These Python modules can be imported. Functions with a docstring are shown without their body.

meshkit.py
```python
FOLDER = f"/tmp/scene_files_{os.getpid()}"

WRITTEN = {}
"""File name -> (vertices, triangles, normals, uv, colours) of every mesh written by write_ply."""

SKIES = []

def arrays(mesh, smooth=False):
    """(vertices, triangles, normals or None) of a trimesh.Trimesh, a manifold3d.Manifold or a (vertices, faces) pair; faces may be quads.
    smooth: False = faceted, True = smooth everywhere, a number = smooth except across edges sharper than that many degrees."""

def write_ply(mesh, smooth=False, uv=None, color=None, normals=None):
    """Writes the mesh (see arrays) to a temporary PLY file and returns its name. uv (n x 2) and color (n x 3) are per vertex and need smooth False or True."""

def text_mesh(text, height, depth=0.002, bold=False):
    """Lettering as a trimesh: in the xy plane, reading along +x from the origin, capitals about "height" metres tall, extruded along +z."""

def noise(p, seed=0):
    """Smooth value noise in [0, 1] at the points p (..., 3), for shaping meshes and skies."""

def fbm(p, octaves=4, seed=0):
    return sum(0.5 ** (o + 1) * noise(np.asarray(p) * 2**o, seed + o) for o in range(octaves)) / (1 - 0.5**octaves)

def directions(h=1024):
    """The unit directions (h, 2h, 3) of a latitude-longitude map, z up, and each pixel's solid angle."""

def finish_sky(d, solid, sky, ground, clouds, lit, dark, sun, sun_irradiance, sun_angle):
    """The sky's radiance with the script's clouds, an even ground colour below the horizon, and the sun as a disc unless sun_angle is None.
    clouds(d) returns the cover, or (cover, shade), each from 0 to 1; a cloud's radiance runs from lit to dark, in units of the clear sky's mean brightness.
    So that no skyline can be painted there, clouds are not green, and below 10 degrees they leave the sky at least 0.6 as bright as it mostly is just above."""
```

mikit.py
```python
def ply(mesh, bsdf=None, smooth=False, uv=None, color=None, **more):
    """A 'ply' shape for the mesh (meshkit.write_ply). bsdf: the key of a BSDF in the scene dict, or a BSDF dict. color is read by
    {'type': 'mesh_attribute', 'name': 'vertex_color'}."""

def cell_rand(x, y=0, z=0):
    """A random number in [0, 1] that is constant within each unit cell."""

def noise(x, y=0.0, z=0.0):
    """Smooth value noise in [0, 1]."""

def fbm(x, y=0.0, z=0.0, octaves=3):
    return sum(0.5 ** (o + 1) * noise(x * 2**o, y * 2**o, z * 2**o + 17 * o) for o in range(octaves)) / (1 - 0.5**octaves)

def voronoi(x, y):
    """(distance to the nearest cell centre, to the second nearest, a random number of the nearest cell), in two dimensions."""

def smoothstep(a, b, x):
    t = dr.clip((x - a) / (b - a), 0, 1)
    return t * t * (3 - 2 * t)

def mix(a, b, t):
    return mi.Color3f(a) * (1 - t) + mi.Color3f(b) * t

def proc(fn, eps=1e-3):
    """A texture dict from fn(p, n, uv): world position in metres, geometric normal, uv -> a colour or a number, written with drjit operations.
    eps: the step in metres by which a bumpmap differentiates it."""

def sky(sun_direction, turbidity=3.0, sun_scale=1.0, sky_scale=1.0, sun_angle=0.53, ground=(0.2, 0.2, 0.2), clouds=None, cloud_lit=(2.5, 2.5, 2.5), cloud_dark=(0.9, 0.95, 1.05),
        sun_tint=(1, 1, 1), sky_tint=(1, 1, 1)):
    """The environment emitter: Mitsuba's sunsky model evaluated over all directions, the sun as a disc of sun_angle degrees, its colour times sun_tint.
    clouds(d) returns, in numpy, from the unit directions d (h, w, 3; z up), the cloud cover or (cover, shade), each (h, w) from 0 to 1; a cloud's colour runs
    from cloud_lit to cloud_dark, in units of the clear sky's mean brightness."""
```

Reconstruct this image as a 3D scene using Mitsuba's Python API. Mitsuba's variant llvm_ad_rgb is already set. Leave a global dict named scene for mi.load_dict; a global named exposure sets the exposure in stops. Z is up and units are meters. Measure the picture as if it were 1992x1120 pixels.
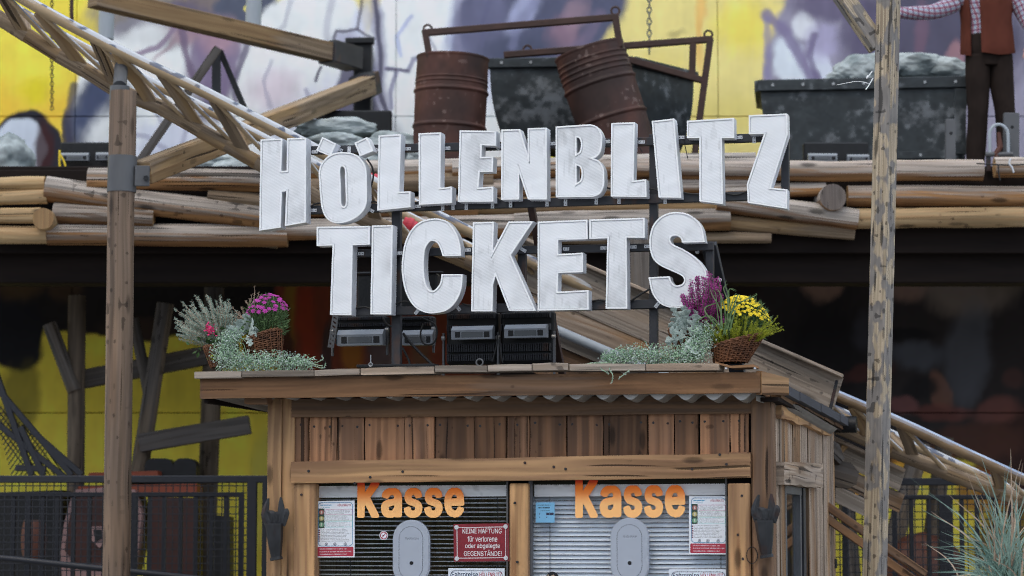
import math, random
import numpy as np, trimesh, mitsuba as mi, drjit as dr, mikit, meshkit
from shapely.geometry import Polygon, Point, LineString, box as sbox
from shapely.ops import unary_union
from mikit import noise, fbm, voronoi, cell_rand, smoothstep, mix

rng = random.Random(7)
nrg = np.random.default_rng(11)
scene, labels, used = {}, {}, set()
T = mi.ScalarTransform4f

# ------------------------------------------------------------------ camera, sky, exposure
F, CX, CY = 5100.0, 996.0, 560.0
EYE = np.array([0.0, 0.0, 1.7])
PITCH = math.atan(500 / F)
FW = np.array([0, math.cos(PITCH), math.sin(PITCH)])
UP = np.array([0, -math.sin(PITCH), math.cos(PITCH)])
RT = np.array([1.0, 0, 0])
scene['camera'] = {'type': 'thinlens', 'fov': 2 * math.degrees(math.atan(996 / F)), 'fov_axis': 'x', 'near_clip': 0.5, 'far_clip': 400.0,
                   'aperture_radius': 0.026, 'focus_distance': 17.0,
                   'to_world': T().look_at(origin=EYE.tolist(), target=(EYE + FW * 10).tolist(), up=[0, 0, 1])}
exposure = 2.55
scene['sky_light'] = mikit.sky([-0.25, -0.55, 0.8], turbidity=3, sun_scale=0.12, sun_angle=25,
                               clouds=lambda d: (np.ones(d.shape[:2]), 1 - np.clip(d[..., 2], 0, 1)),
                               cloud_lit=(2.20, 2.44, 2.82), cloud_dark=(1.80, 1.98, 2.28))


# ------------------------------------------------------------------ helpers
def unit(v):
    v = np.asarray(v, float)
    return v / (np.linalg.norm(v) + 1e-12)


def ray(px, py):
    return FW + RT * (px - CX) / F + UP * (CY - py) / F


def P(px, py, Y):
    "the point seen at photo pixel px, py at Y metres in front of the camera"
    d = ray(px, py)
    return EYE + d * (Y / d[1])


def hit(px, py, o, n):
    d = ray(px, py)
    return EYE + d * (np.dot(np.asarray(o) - EYE, n) / np.dot(d, n))


BA = math.radians(14.5)                       # the booth stands turned: its right end is nearer
BU, BB, BZ = np.array([math.cos(BA), -math.sin(BA), 0]), np.array([math.sin(BA), math.cos(BA), 0]), np.array([0, 0, 1.0])
BO = np.array([0.047, 17.0, 0.0])


def BF(px, py, d=0.0):
    "pixel to the plane d metres behind the booth's front"
    return hit(px, py, BO + BB * d, BB)


def bl(p):
    q = np.asarray(p) - BO
    return np.array([q @ BU, q @ BB, q[2]])


def bw(u, d, z):
    return BO + BU * u + BB * d + BZ * z


def bf(px, py, d=0.0):
    "pixel to booth coordinates (u, z) in the plane d"
    q = bl(BF(px, py, d))
    return q[0], q[2]


def S(r, g, b, k=1.0):
    "sRGB 0..255 to linear"
    c = np.array([r, g, b]) / 255.0
    c = np.where(c < 0.04045, c / 12.92, ((c + 0.055) / 1.055) ** 2.4) * k
    return tuple(float(x) for x in np.clip(c, 0, 0.92))


def thing(name, label, cat, group=None, kind=None):
    k, i = name, 0
    while k in used:
        i += 1
        k = f'{name}_{i:03d}'
    used.add(k)
    labels[k] = {'label': label, 'category': cat}
    if group: labels[k]['group'] = group
    if kind: labels[k] = {'kind': kind} if kind == 'structure' else {**labels[k], 'kind': kind}
    return k


def add(name, mesh, mat, parent=None, smooth=False, uv=None, label=None, kind=None):
    key = f'{parent}__{name}' if parent else name
    k, i = key, 0
    while k in used and not (parent is None and k not in scene):
        i += 1
        k = f'{key}_{i:03d}'
    used.add(k)
    if isinstance(mesh, tuple) and len(mesh) == 2 and isinstance(mesh[0], trimesh.Trimesh):
        mesh, uv = mesh
    scene[k] = mikit.ply(mesh, mat, smooth=smooth, uv=uv)
    if label: labels.setdefault(k, {})['label'] = label
    if kind: labels.setdefault(k, {})['kind'] = kind
    return k


def mk(v, f):
    return trimesh.Trimesh(np.asarray(v, float), np.asarray(f, int), process=False)


def cat(ms):
    return trimesh.util.concatenate([m for m in ms if m is not None])


_s = np.array([[x, y, z] for x in (-1, 1) for y in (-1, 1) for z in (-1, 1)], float)
_cv = np.concatenate([np.concatenate([_s * (np.arange(3) == k)[None] for _ in (0,)]) for k in range(3)])   # which axis is full
_ci = np.concatenate([_s, _s, _s])
_hull = trimesh.convex.convex_hull(np.where(np.repeat(np.eye(3, dtype=bool), 8, 0), _ci * 1.0, _ci * 0.8))
_hv, _hf = np.array(_hull.vertices), np.array(_hull.faces)
_hfull = np.abs(np.abs(_hv) - 1) < 1e-6
_hsgn = np.sign(_hv)


def cbox(c, ax, half, bevel=0.004):
    "box with chamfered edges: centre, three axes as rows, half sizes"
    half = np.asarray(half, float)
    b = min(bevel, half.min() * 0.45)
    v = _hsgn * (half[None] - np.where(_hfull, 0, b))
    ax = np.asarray(ax, float)
    m = mk(v @ ax + np.asarray(c), _hf)
    if np.linalg.det(ax) < 0: m.invert()
    return m


def bbox(u0, u1, d0, d1, z0, z1, bevel=0.004):
    return cbox(bw((u0 + u1) / 2, (d0 + d1) / 2, (z0 + z1) / 2), [BU, BB, BZ], [abs(u1 - u0) / 2, abs(d1 - d0) / 2, abs(z1 - z0) / 2], bevel)


def wbox(x0, x1, y0, y1, z0, z1, bevel=0.004):
    return cbox([(x0 + x1) / 2, (y0 + y1) / 2, (z0 + z1) / 2], np.eye(3), [abs(x1 - x0) / 2, abs(y1 - y0) / 2, abs(z1 - z0) / 2], bevel)


def beam(p0, p1, w, h, up=(0, 0, 1), bevel=0.005):
    "bar from p0 to p1: h along up, w across"
    p0, p1 = np.asarray(p0, float), np.asarray(p1, float)
    a = unit(p1 - p0)
    s = unit(np.cross(a, up))
    t = np.cross(s, a)
    return cbox((p0 + p1) / 2, [a, s, t], [np.linalg.norm(p1 - p0) / 2, w / 2, h / 2], bevel)


def prism(poly, o, s, t, n, n0, n1):
    "polygon in the plane o + s x + t y, thick from n0 to n1 along n"
    out = []
    for g in getattr(poly, 'geoms', [poly]):
        if g.is_empty or g.area < 1e-9: continue
        m = trimesh.creation.extrude_polygon(g, n1 - n0, engine='earcut')
        v = np.array(m.vertices)
        v = np.asarray(o)[None] + v[:, :1] * s + v[:, 1:2] * t + (v[:, 2:] + n0) * n
        m = mk(v, m.faces)
        if np.dot(np.cross(s, t), n) < 0: m.invert()
        out.append(m)
    return cat(out)


def bprism(poly, d0, d1):
    return prism(poly, BO, BU, BZ, BB, d0, d1)


def tube(pts, r, sides=8, caps=True):
    p = np.asarray(pts, float)
    r = np.broadcast_to(np.asarray(r, float), (len(p),))
    t = np.gradient(p, axis=0)
    t /= np.linalg.norm(t, axis=1, keepdims=True) + 1e-12
    a = np.zeros_like(p)
    a0 = np.cross(t[0], [0, 0, 1.0]) if abs(t[0][2]) < 0.9 else np.cross(t[0], [1.0, 0, 0])
    for i in range(len(p)):
        a0 = a0 - t[i] * np.dot(a0, t[i])
        a0 = unit(a0)
        a[i] = a0
    b = np.cross(t, a)
    ang = np.arange(sides) * 2 * np.pi / sides
    v = (p[:, None] + r[:, None, None] * (np.cos(ang)[None, :, None] * a[:, None] + np.sin(ang)[None, :, None] * b[:, None])).reshape(-1, 3)
    i, j = np.meshgrid(np.arange(len(p) - 1), np.arange(sides), indexing='ij')
    i, j = i.ravel(), j.ravel()
    j2 = (j + 1) % sides
    f = np.vstack([np.stack([i * sides + j, i * sides + j2, (i + 1) * sides + j2], 1), np.stack([i * sides + j, (i + 1) * sides + j2, (i + 1) * sides + j], 1)])
    if caps:
        n = len(v)
        v = np.vstack([v, p[:1], p[-1:]])
        k = np.arange(sides)
        e = (len(p) - 1) * sides
        f = np.vstack([f, np.stack([k * 0 + n, (k + 1) % sides, k], 1), np.stack([k * 0 + n + 1, e + k, e + (k + 1) % sides], 1)])
    return mk(v, f)


def spline(pts, n=12):
    "smooth curve through points (any dimension)"
    p = np.asarray(pts, float)
    p = np.vstack([2 * p[0] - p[1], p, 2 * p[-1] - p[-2]])
    out = []
    for i in range(1, len(p) - 2):
        for s in np.linspace(0, 1, n, endpoint=False):
            out.append(0.5 * (2 * p[i] + (p[i + 1] - p[i - 1]) * s + (2 * p[i - 1] - 5 * p[i] + 4 * p[i + 1] - p[i + 2]) * s ** 2 + (3 * p[i] - p[i - 1] - 3 * p[i + 1] + p[i + 2]) * s ** 3))
    out.append(p[-2])
    return np.array(out)


# wood palettes: light, dark, weathered grey, share of grey, knots, tone spread
PAL = [
    (S(204, 152, 114), S(112, 80, 60), S(116, 98, 86), .30, .8, .62),        # 0 booth planks
    (S(224, 178, 128), S(136, 96, 66), S(152, 130, 108), .30, .8, .25),      # 1 honey beams
    (S(196, 148, 100), S(112, 76, 48), S(182, 174, 166), .95, .9, .3),     # 2 weathered logs
    (S(236, 206, 158), S(182, 146, 100), S(172, 152, 132), .2, .9, .15),   # 3 fresh logs
    (S(174, 146, 122), S(94, 74, 60), S(130, 118, 108), .45, .6, .1),      # 4 pole
    (S(134, 120, 104), S(74, 64, 56), S(108, 106, 106), .6, .3, .2),       # 5 posts under the gallery
    (S(196, 176, 138), S(160, 138, 104), S(104, 106, 120), 1., .5, .1),    # 6 painted post
    (S(192, 154, 116), S(128, 96, 72), S(188, 178, 166), .55, .5, .3),    # 7 bleached side boards
    (S(190, 158, 116), S(122, 94, 66), S(150, 138, 124), .55, .5, .15),    # 8 track timber
    (S(170, 128, 92), S(94, 66, 48), S(128, 112, 98), .35, .8, .2),         # 9 fascia
    (S(194, 174, 154), S(142, 122, 106), S(172, 164, 154), .6, .5, .3),    # 10 chute boards
    (S(206, 172, 126), S(168, 128, 84), S(150, 130, 110), .2, .1, .2),     # 11 fresh end grain
    (S(132, 122, 116), S(98, 88, 84), S(120, 114, 112), .5, .3, .2),       # 12 grey end grain
]
_tab = [mi.Float(np.array([p[k][c] * .66 for p in PAL], np.float32)) for k in range(3) for c in range(3)]
_tab += [mi.Float(np.array([p[k] for p in PAL], np.float32)) for k in (3, 4, 5)]
dr.eval(*_tab)


def wood_parts(uv):
    u, v = uv.x, uv.y
    k = dr.floor(v / 8)
    pid = mi.UInt32(dr.clip(mi.Int32(k), 0, len(PAL) - 1))
    g = [dr.gather(mi.Float, t, pid) for t in _tab]
    tone = cell_rand(dr.floor(u / 16), 5)
    tone2 = cell_rand(dr.floor(u / 16), 9)
    v = v - k * 8 + tone * 3
    wob = 0.02 * noise(u * 2.1, v * 6)
    vv = v + wob
    fine = smoothstep(.2, .8, noise(u * 2.4, vv * 105, tone * 50))
    mid = smoothstep(.28, .72, fbm(u * 1.5, vv * 40, tone * 91, 2))
    broad = fbm(u * 1.1, vv * 7, tone2 * 70, 2)
    first, second, which = voronoi(u * 1.7, v * 5.5)
    kn = smoothstep(.16, .06, first) * smoothstep(.35, .6, which)
    crack = smoothstep(.78, .85, noise(u * 1.5, vv * 62, tone2 * 31)) * smoothstep(.30, .5, noise(u * .9, v * 9, 3))
    return g, tone, tone2, fine, mid, broad, kn, crack


def wood_col(p, n, uv):
    g, tone, tone2, fine, mid, broad, kn, crack = wood_parts(uv)
    L, D, G = mi.Color3f(g[0], g[1], g[2]), mi.Color3f(g[3], g[4], g[5]), mi.Color3f(g[6], g[7], g[8])
    t = dr.clip(.40 * fine + .60 * mid + .9 * (broad - .5), 0, 1)
    c = L * (1 - t) + D * t
    w = g[9] * smoothstep(.42, .6, broad * .8 + tone2 * .25 + .05 * fine)
    isl = g[9] > .9                              # the old logs have greyed on their upper, rained-on side
    w = dr.select(isl, smoothstep(-.62, .10, n.z + 1.1 * (broad - .5) + .4 * (mid - .5)) * (.78 + .22 * tone2), w)
    c = c * (1 - w) + G * (.8 + .4 * fine) * w
    c = c * (1 + g[11] * (tone - .5) * 1.6)
    u, v = uv.x, uv.y - 8 * dr.floor(uv.y / 8) + tone * 3
    vv = v + .02 * noise(u * 2.1, v * 6)
    spot = smoothstep(.80, .90, noise(u * 19, v * 34, tone * 77)) * smoothstep(.45, .65, noise(u * 2.3, v * 3, 8 + tone2 * 9))
    edge = smoothstep(.62, .8, fbm(u * .7 + 3, vv * 16, tone2 * 40, 2))
    c = c * (1 - .78 * kn * g[10]) * (1 - .76 * crack) * (1 - .55 * spot) * (1 - .30 * edge)
    c = c * (.84 + .32 * fine)
    return mi.Color3f(dr.clip(c, 0.003, .9))


def wood_h(p, n, uv):
    g, tone, tone2, fine, mid, broad, kn, crack = wood_parts(uv)
    return mi.Float(.35 * fine + .6 * mid - 1.2 * crack)


_k = [0]


def wooden(m, axis, pid, k=None):
    "wood coordinates for a flat-faced mesh whose grain runs along axis"
    if k is None:
        _k[0] = (_k[0] + 7) % 41
        k = _k[0]
    f = np.asarray(m.faces)
    n = np.repeat(np.asarray(m.face_normals), 3, 0)
    v = np.asarray(m.vertices)[f].reshape(-1, 3)
    a = unit(axis)
    b = unit(np.cross(a, [0, 0, 1.0])) if abs(a[2]) < .9 else unit(np.cross(a, [0, 1.0, 0]))
    c = np.cross(a, b)
    al, vb, vc = v @ a, v @ b, v @ c
    side = np.abs(n @ b) > np.abs(n @ c)
    pe = np.where(side, vc - vc.min() + 1.7, vb - vb.min())
    end = np.abs(n @ a) > .8
    u = np.where(end, (vb - vb.min()) * .3, al - al.min())
    pe = np.where(end, vc - vc.min() + 3.2, pe)
    return mk(v, np.arange(len(v)).reshape(-1, 3)), np.stack([u + 16 * k + .5, np.minimum(pe, 6.5) + .3 + 8 * pid], 1)


def log(p0, p1, r0, r1, pid, endpid=11, sides=18, wob=.008, seg=.14, bend=0.0):
    "a round log with uneven girth: mesh and wood coordinates"
    _k[0] = (_k[0] + 7) % 41
    k = _k[0]
    p0, p1 = np.asarray(p0, float), np.asarray(p1, float)
    L = np.linalg.norm(p1 - p0)
    n = max(3, int(L / seg) + 1)
    s = np.linspace(0, 1, n)
    a = unit(p1 - p0)
    ref = np.array([0, 1.0, 0]) if abs(a[1]) < .8 else np.array([0, 0, 1.0])
    b = unit(ref - a * (ref @ a))
    c = np.cross(a, b)
    cen = p0 + s[:, None] * (p1 - p0) + bend * np.sin(s * np.pi)[:, None] * c
    j = rng.random() * 90
    cen = cen + (meshkit.noise(np.stack([s * L * 1.1 + j, s * 0, s * 0 + 3], 1))[:, None] - .5) * wob * 2 * c
    ang = np.linspace(0, 2 * np.pi, sides + 1)
    rad = (r0 + (r1 - r0) * s)[:, None] * (1 + 0 * ang[None])
    q = np.stack(np.broadcast_arrays(s[:, None] * L * 2.3 + j, 2 * np.cos(ang)[None], 2 * np.sin(ang)[None]), -1)
    rad = rad + (meshkit.fbm(q, 2) - .5) * wob * 2
    v = cen[:, None] + rad[..., None] * (np.cos(ang)[None, :, None] * b + np.sin(ang)[None, :, None] * c)
    uv = np.stack(np.broadcast_arrays(s[:, None] * L + .5 + 16 * k, ang[None] * (r0 + r1) / 2 + .3 + 8 * pid), -1)
    i, jn = np.meshgrid(np.arange(n - 1), np.arange(sides), indexing='ij')
    i, jn = i.ravel(), jn.ravel()
    W = sides + 1
    f = np.vstack([np.stack([i * W + jn, (i + 1) * W + jn + 1, i * W + jn + 1], 1), np.stack([i * W + jn, (i + 1) * W + jn, (i + 1) * W + jn + 1], 1)])
    V, U, Fs, at = [v.reshape(-1, 3)], [uv.reshape(-1, 2)], [f], n * W
    for e, sg in ((0, 1), (n - 1, -1)):
        ringv = v[e, :-1]
        V += [ringv, cen[e:e + 1] - sg * 0 * a]
        U += [np.stack([.9 + 16 * k + r0 * np.cos(ang[:-1]), .6 + 8 * endpid + r0 * 1.2 * np.sin(ang[:-1])], 1), np.array([[.9 + 16 * k, .6 + 8 * endpid]])]
        idx = np.arange(sides)
        tri = np.stack([idx + at, (idx + 1) % sides + at, idx * 0 + at + sides], 1)
        Fs.append(tri if sg > 0 else tri[:, ::-1])
        at += sides + 1
    m = mk(np.vstack(V), np.vstack(Fs))
    # outward check
    cmid = cen[n // 2]
    fn = np.cross(m.vertices[f[0][1]] - m.vertices[f[0][0]], m.vertices[f[0][2]] - m.vertices[f[0][0]])
    if np.dot(fn, m.vertices[f[0][0]] - cen[0]) < 0: m.invert()
    return m, np.vstack(U)


def plain(*c, rough=.6, metallic=0., spec=.4, **k):
    return {'type': 'principled', 'base_color': {'type': 'rgb', 'value': list(c)}, 'roughness': rough, 'metallic': metallic, 'specular': spec, **k}


def procm(fn, rough=.7, metallic=0., spec=.3, **k):
    return {'type': 'principled', 'base_color': mikit.proc(fn), 'roughness': rough, 'metallic': metallic, 'specular': spec, **k}


def two(b):
    return {'type': 'twosided', 'bsdf': b}


# ------------------------------------------------------------------ materials
M = {}
M['wood'] = {'type': 'bumpmap', 'arbitrary': mikit.proc(wood_h, eps=2e-3), 'scale': .0035, 'bsdf': procm(wood_col, .75, spec=.25)}


def letter_col(p, n, uv):
    x = p.x * .968 - p.y * .25
    st = .5 + .25 * dr.sin((x * .55 + p.z) * 290 + 2.5 * noise(x * 9, p.z * 9)) + .25 * dr.sin((x - p.z * .25) * 520) * dr.sin(p.z * 520)
    fold = noise(x * 5 + p.z * 7, p.z * 24 - x * 6, 4)
    dirt = smoothstep(.52, .78, fbm(x * 3.1, p.z * 3.1, 2.7)) * fbm(x * 26, p.z * 15, 9)
    scr = smoothstep(.66, .8, noise(x * 60, p.z * 14, 8)) * smoothstep(.5, .7, noise(x * 5, p.z * 5, 21))
    return mi.Color3f(.785, .815, .85) * (1 - .17 * st * (.35 + noise(x * 4, p.z * 4, 6)) - .09 * (fold - .4) - .42 * dirt - .10 * scr)


M['letter_face'] = procm(letter_col, .45, spec=.45)
M['white_trim'] = plain(.80, .82, .84, rough=.35, spec=.5)


def return_col(p, n, uv):
    d = fbm(p.x * 9 + p.y * 9, p.z * 6, 3)
    return mi.Color3f(.56, .58, .62) * (.75 + .4 * d)


M['letter_return'] = procm(return_col, .4, spec=.5)


def char_col(p, n, uv):
    d = fbm(p.x * 7, p.y * 7, p.z * 7)
    r = smoothstep(.6, .75, fbm(p.x * 13, p.y * 13, p.z * 4))
    return mix((.016, .018, .024), (.036, .038, .045), d) * (1 - r) + mi.Color3f(.06, .035, .028) * r


M['charcoal'] = procm(char_col, .5, spec=.4)
M['black'] = plain(.009, .010, .012, rough=.5, spec=.3)
M['driver'] = plain(.22, .24, .27, rough=.42, metallic=.35)
M['driver_print'] = plain(.09, .10, .11, rough=.5)


def rust_col(p, n, uv):
    a = fbm(p.x * 3, p.y * 3, p.z * 2.2)
    b = fbm(p.x * 22, p.y * 22, p.z * 12)
    sc = smoothstep(.70, .8, noise(p.x * 34, p.y * 34, p.z * 26)) * smoothstep(.5, .7, noise(p.x * 5, p.y * 5, p.z * 5))
    c = mix((.026, .013, .011), (.078, .029, .020), smoothstep(.3, .7, a)) * (.72 + .56 * b)
    return c * (1 - .25 * sc) + mi.Color3f(.30, .22, .20) * .25 * sc


M['rust'] = procm(rust_col, .62, spec=.35)


def tube_rust_col(p, n, uv):
    b = fbm(p.x * 18, p.y * 18, p.z * 18)
    return mix((.028, .018, .016), (.070, .036, .028), b)


M['rusty_tube'] = procm(tube_rust_col, .6)


def cart_col(p, n, uv):
    a = fbm(p.x * 4, p.z * 5, p.y * 4)
    b = fbm(p.x * 17, p.z * 17, p.y * 12)
    w = smoothstep(.53, .68, a * .6 + b * .42)
    return mix((.010, .013, .016), (.036, .048, .054), b) * (1 - w) + mi.Color3f(.14, .155, .17) * w * (.35 + .8 * b)


M['cart'] = procm(cart_col, .55, spec=.4)
M['bolt'] = plain(.32, .33, .34, rough=.4, metallic=.6)


def rock_col(p, n, uv):
    a = fbm(p.x * 5, p.y * 5, p.z * 5)
    b = fbm(p.x * 30, p.y * 30, p.z * 30)
    return mix((.19, .23, .24), (.40, .45, .46), smoothstep(.3, .65, a)) * (.65 + .6 * b)


M['rock'] = procm(rock_col, .85, spec=.2)


def rail_col(p, n, uv):
    tan = mix((.30, .215, .125), (.46, .345, .215), fbm(p.x * 5, p.y * 4, p.z * 5))
    top = smoothstep(-.12, .12, n.z - .22 + .7 * (fbm(p.x * 3.3, p.z * 3.3, 2) - .5))
    ch = noise(p.x * 21, p.z * 21, 7) * .6 + noise(p.x * 4, p.z * 4, 1) * .55
    worn = mix((.11, .13, .18), (.48, .50, .53), smoothstep(.54, .64, ch + .30 * smoothstep(.55, .85, n.z)))
    return tan * (1 - top) + worn * top


M['rail'] = procm(rail_col, .45, spec=.4)


def rail2_col(p, n, uv):
    tan = mix((.10, .065, .035), (.30, .20, .11), fbm(p.x * 9, p.y * 4, p.z * 9))
    top = smoothstep(-.15, .2, n.z - .3 + .4 * (fbm(p.x * 6, p.z * 6, 2) - .5))
    return tan * (1 - top) + mix((.20, .26, .38), (.42, .48, .58), noise(p.x * 8, p.z * 8, 7)) * top


M['rail_blue'] = procm(rail2_col, .4, spec=.45)


def steel_col(p, n, uv):
    d = fbm(p.x * 8, p.y * 8, p.z * 3)
    return mix((.065, .068, .076), (.115, .12, .128), d)


M['grey_steel'] = procm(steel_col, .5, spec=.4, metallic=.1)
M['pipe_grey'] = plain(.32, .36, .40, rough=.5)
M['galv'] = plain(.58, .60, .63, rough=.4, metallic=.3)


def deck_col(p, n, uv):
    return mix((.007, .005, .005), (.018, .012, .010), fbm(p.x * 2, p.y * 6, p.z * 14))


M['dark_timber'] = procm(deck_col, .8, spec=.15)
M['platform_boards'] = plain(.34, .32, .29, rough=.85)


def asphalt_col(p, n, uv):
    return mi.Color3f(.22, .215, .205) * (.7 + .6 * fbm(p.x * 3, p.y * 3)) * (.8 + .4 * noise(p.x * 60, p.y * 60))


M['asphalt'] = procm(asphalt_col, .9, spec=.15)
M['slat'] = two(plain(.66, .72, .80, rough=.35, spec=.5))
M['glass'] = {'type': 'thindielectric', 'int_ior': 1.5}


def val_col(p, n, uv):
    x = p.x * .968 - p.y * .25
    d = fbm(x * 3, p.z * 22, 4)
    s = smoothstep(.6, .72, fbm(x * 9, p.z * 9, 9))
    return mi.Color3f(.68, .69, .71) * (.82 + .36 * d) * (1 - .3 * s)


M['valance'] = procm(val_col, .6)
KZ = [0, 1]


def orange_col(p, n, uv):
    t = uv.y
    c = mix((.93, .50, .19), (.93, .21, .015), smoothstep(.30, .80, t))
    return c * (1 - smoothstep(.80, .98, t)) + mi.Color3f(.78, .06, .012) * smoothstep(.80, .98, t)


M['orange_print'] = procm(orange_col, .45)


def dash(u, v, x0, x1, rows, y0, y1, seed, dens=.8):
    "1 where a line of small print lies: rows of broken dashes in the box"
    t = (y1 - v) / (y1 - y0) * rows
    r = dr.floor(t)
    on = (t > 0) & (t < rows) & ((t - r) > .3) & ((t - r) < .72) & (u > x0) & (u < x0 + (x1 - x0) * (.72 + .28 * cell_rand(r, seed)))
    ch = cell_rand(dr.floor(u * 95), r, seed) < dens
    return dr.select(on & ch, mi.Float(1), mi.Float(0))


def rr(u, v, x0, y0, x1, y1, r, asp):
    "signed distance to a rounded box, in units of the width"
    cx, cy = (x0 + x1) / 2, (y0 + y1) / 2
    qx = dr.abs(u - cx) - ((x1 - x0) / 2 - r)
    qy = dr.abs(v - cy) * asp - ((y1 - y0) / 2 * asp - r)
    return dr.sqrt(dr.square(dr.maximum(qx, 0)) + dr.square(dr.maximum(qy, 0))) + dr.minimum(dr.maximum(qx, qy), 0) - r


def poster_col(p, n, uv):
    u, v = uv.x, uv.y
    A = 1.5
    c = mi.Color3f(.70, .74, .80)
    d = rr(u, v, .06, .20, .95, .97, .10, A)
    bl = mi.Color3f(.14, .27, .42)
    c = dr.select(dr.abs(d) < .010, bl, c)
    c = dr.select(dash(u, v, .12, .50, 1, .905, .945, 31, .9) > 0, mi.Color3f(.10, .30, .50), c)
    c = dr.select(dash(u, v, .18, .42, 1, .872, .90, 32, .8) > 0, mi.Color3f(.2, .4, .5), c)
    inb = (u > .07) & (u < .225) & (v > .52) & (v < .865)
    c = dr.select(inb, mi.Color3f(.035, .06, .045), c)
    for k, (yy, col) in enumerate(((.80, (.32, .13, .13)), (.69, (.42, .38, .16)), (.58, (.16, .34, .22)))):
        rd = dr.sqrt(dr.square(u - .147) + dr.square((v - yy) * A))
        c = dr.select(rd < .062, mi.Color3f(col), c)
        c = dr.select((dr.abs(u - .147) < .016) & (dr.abs(v - yy) < .024), mi.Color3f(.55, .55, .5), c)
        bx = rr(u, v, .25, yy - .045, .94, yy + .048, .01, A)
        c = dr.select(dr.abs(bx) < .006, (mi.Color3f(.42, .2, .3), mi.Color3f(.3, .45, .35), mi.Color3f(.2, .5, .5))[k], c)
        ink = dash(u, v, .27, .90, 4, yy - .04, yy + .04, 40 + k, .75)
        c = c * (1 - .62 * ink)
    ink = dash(u, v, .13, .92, 9, .275, .505, 51, .78)
    c = c * (1 - .6 * ink)
    dots = (dr.abs(u - .09) < .022) & (dr.abs((v * 26) - dr.floor(v * 26) - .5) < .33) & (v > .28) & (v < .51)
    c = dr.select(dots, mi.Color3f(.18, .08, .10), c)
    for xx in (.27, .49, .76):
        rd = dr.sqrt(dr.square(u - xx) + dr.square((v - .232) * A))
        c = dr.select((rd < .042) & (rd > .026), mi.Color3f(.12, .12, .16), c)
        c = dr.select(rd < .018, mi.Color3f(.10, .12, .18), c)
    red = rr(u, v, .03, .02, .97, .185, .03, A) < 0
    c = dr.select(red, mi.Color3f(.36, .035, .06), c)
    ink = dash(u, v, .10, .92, 3, .03, .175, 77, .72)
    c = c * (1 - .6 * ink) + mi.Color3f(.62, .55, .6) * (.6 * ink)
    return c


M['poster'] = procm(poster_col, .5)
M['paper'] = plain(.64, .70, .78, rough=.5)


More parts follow.
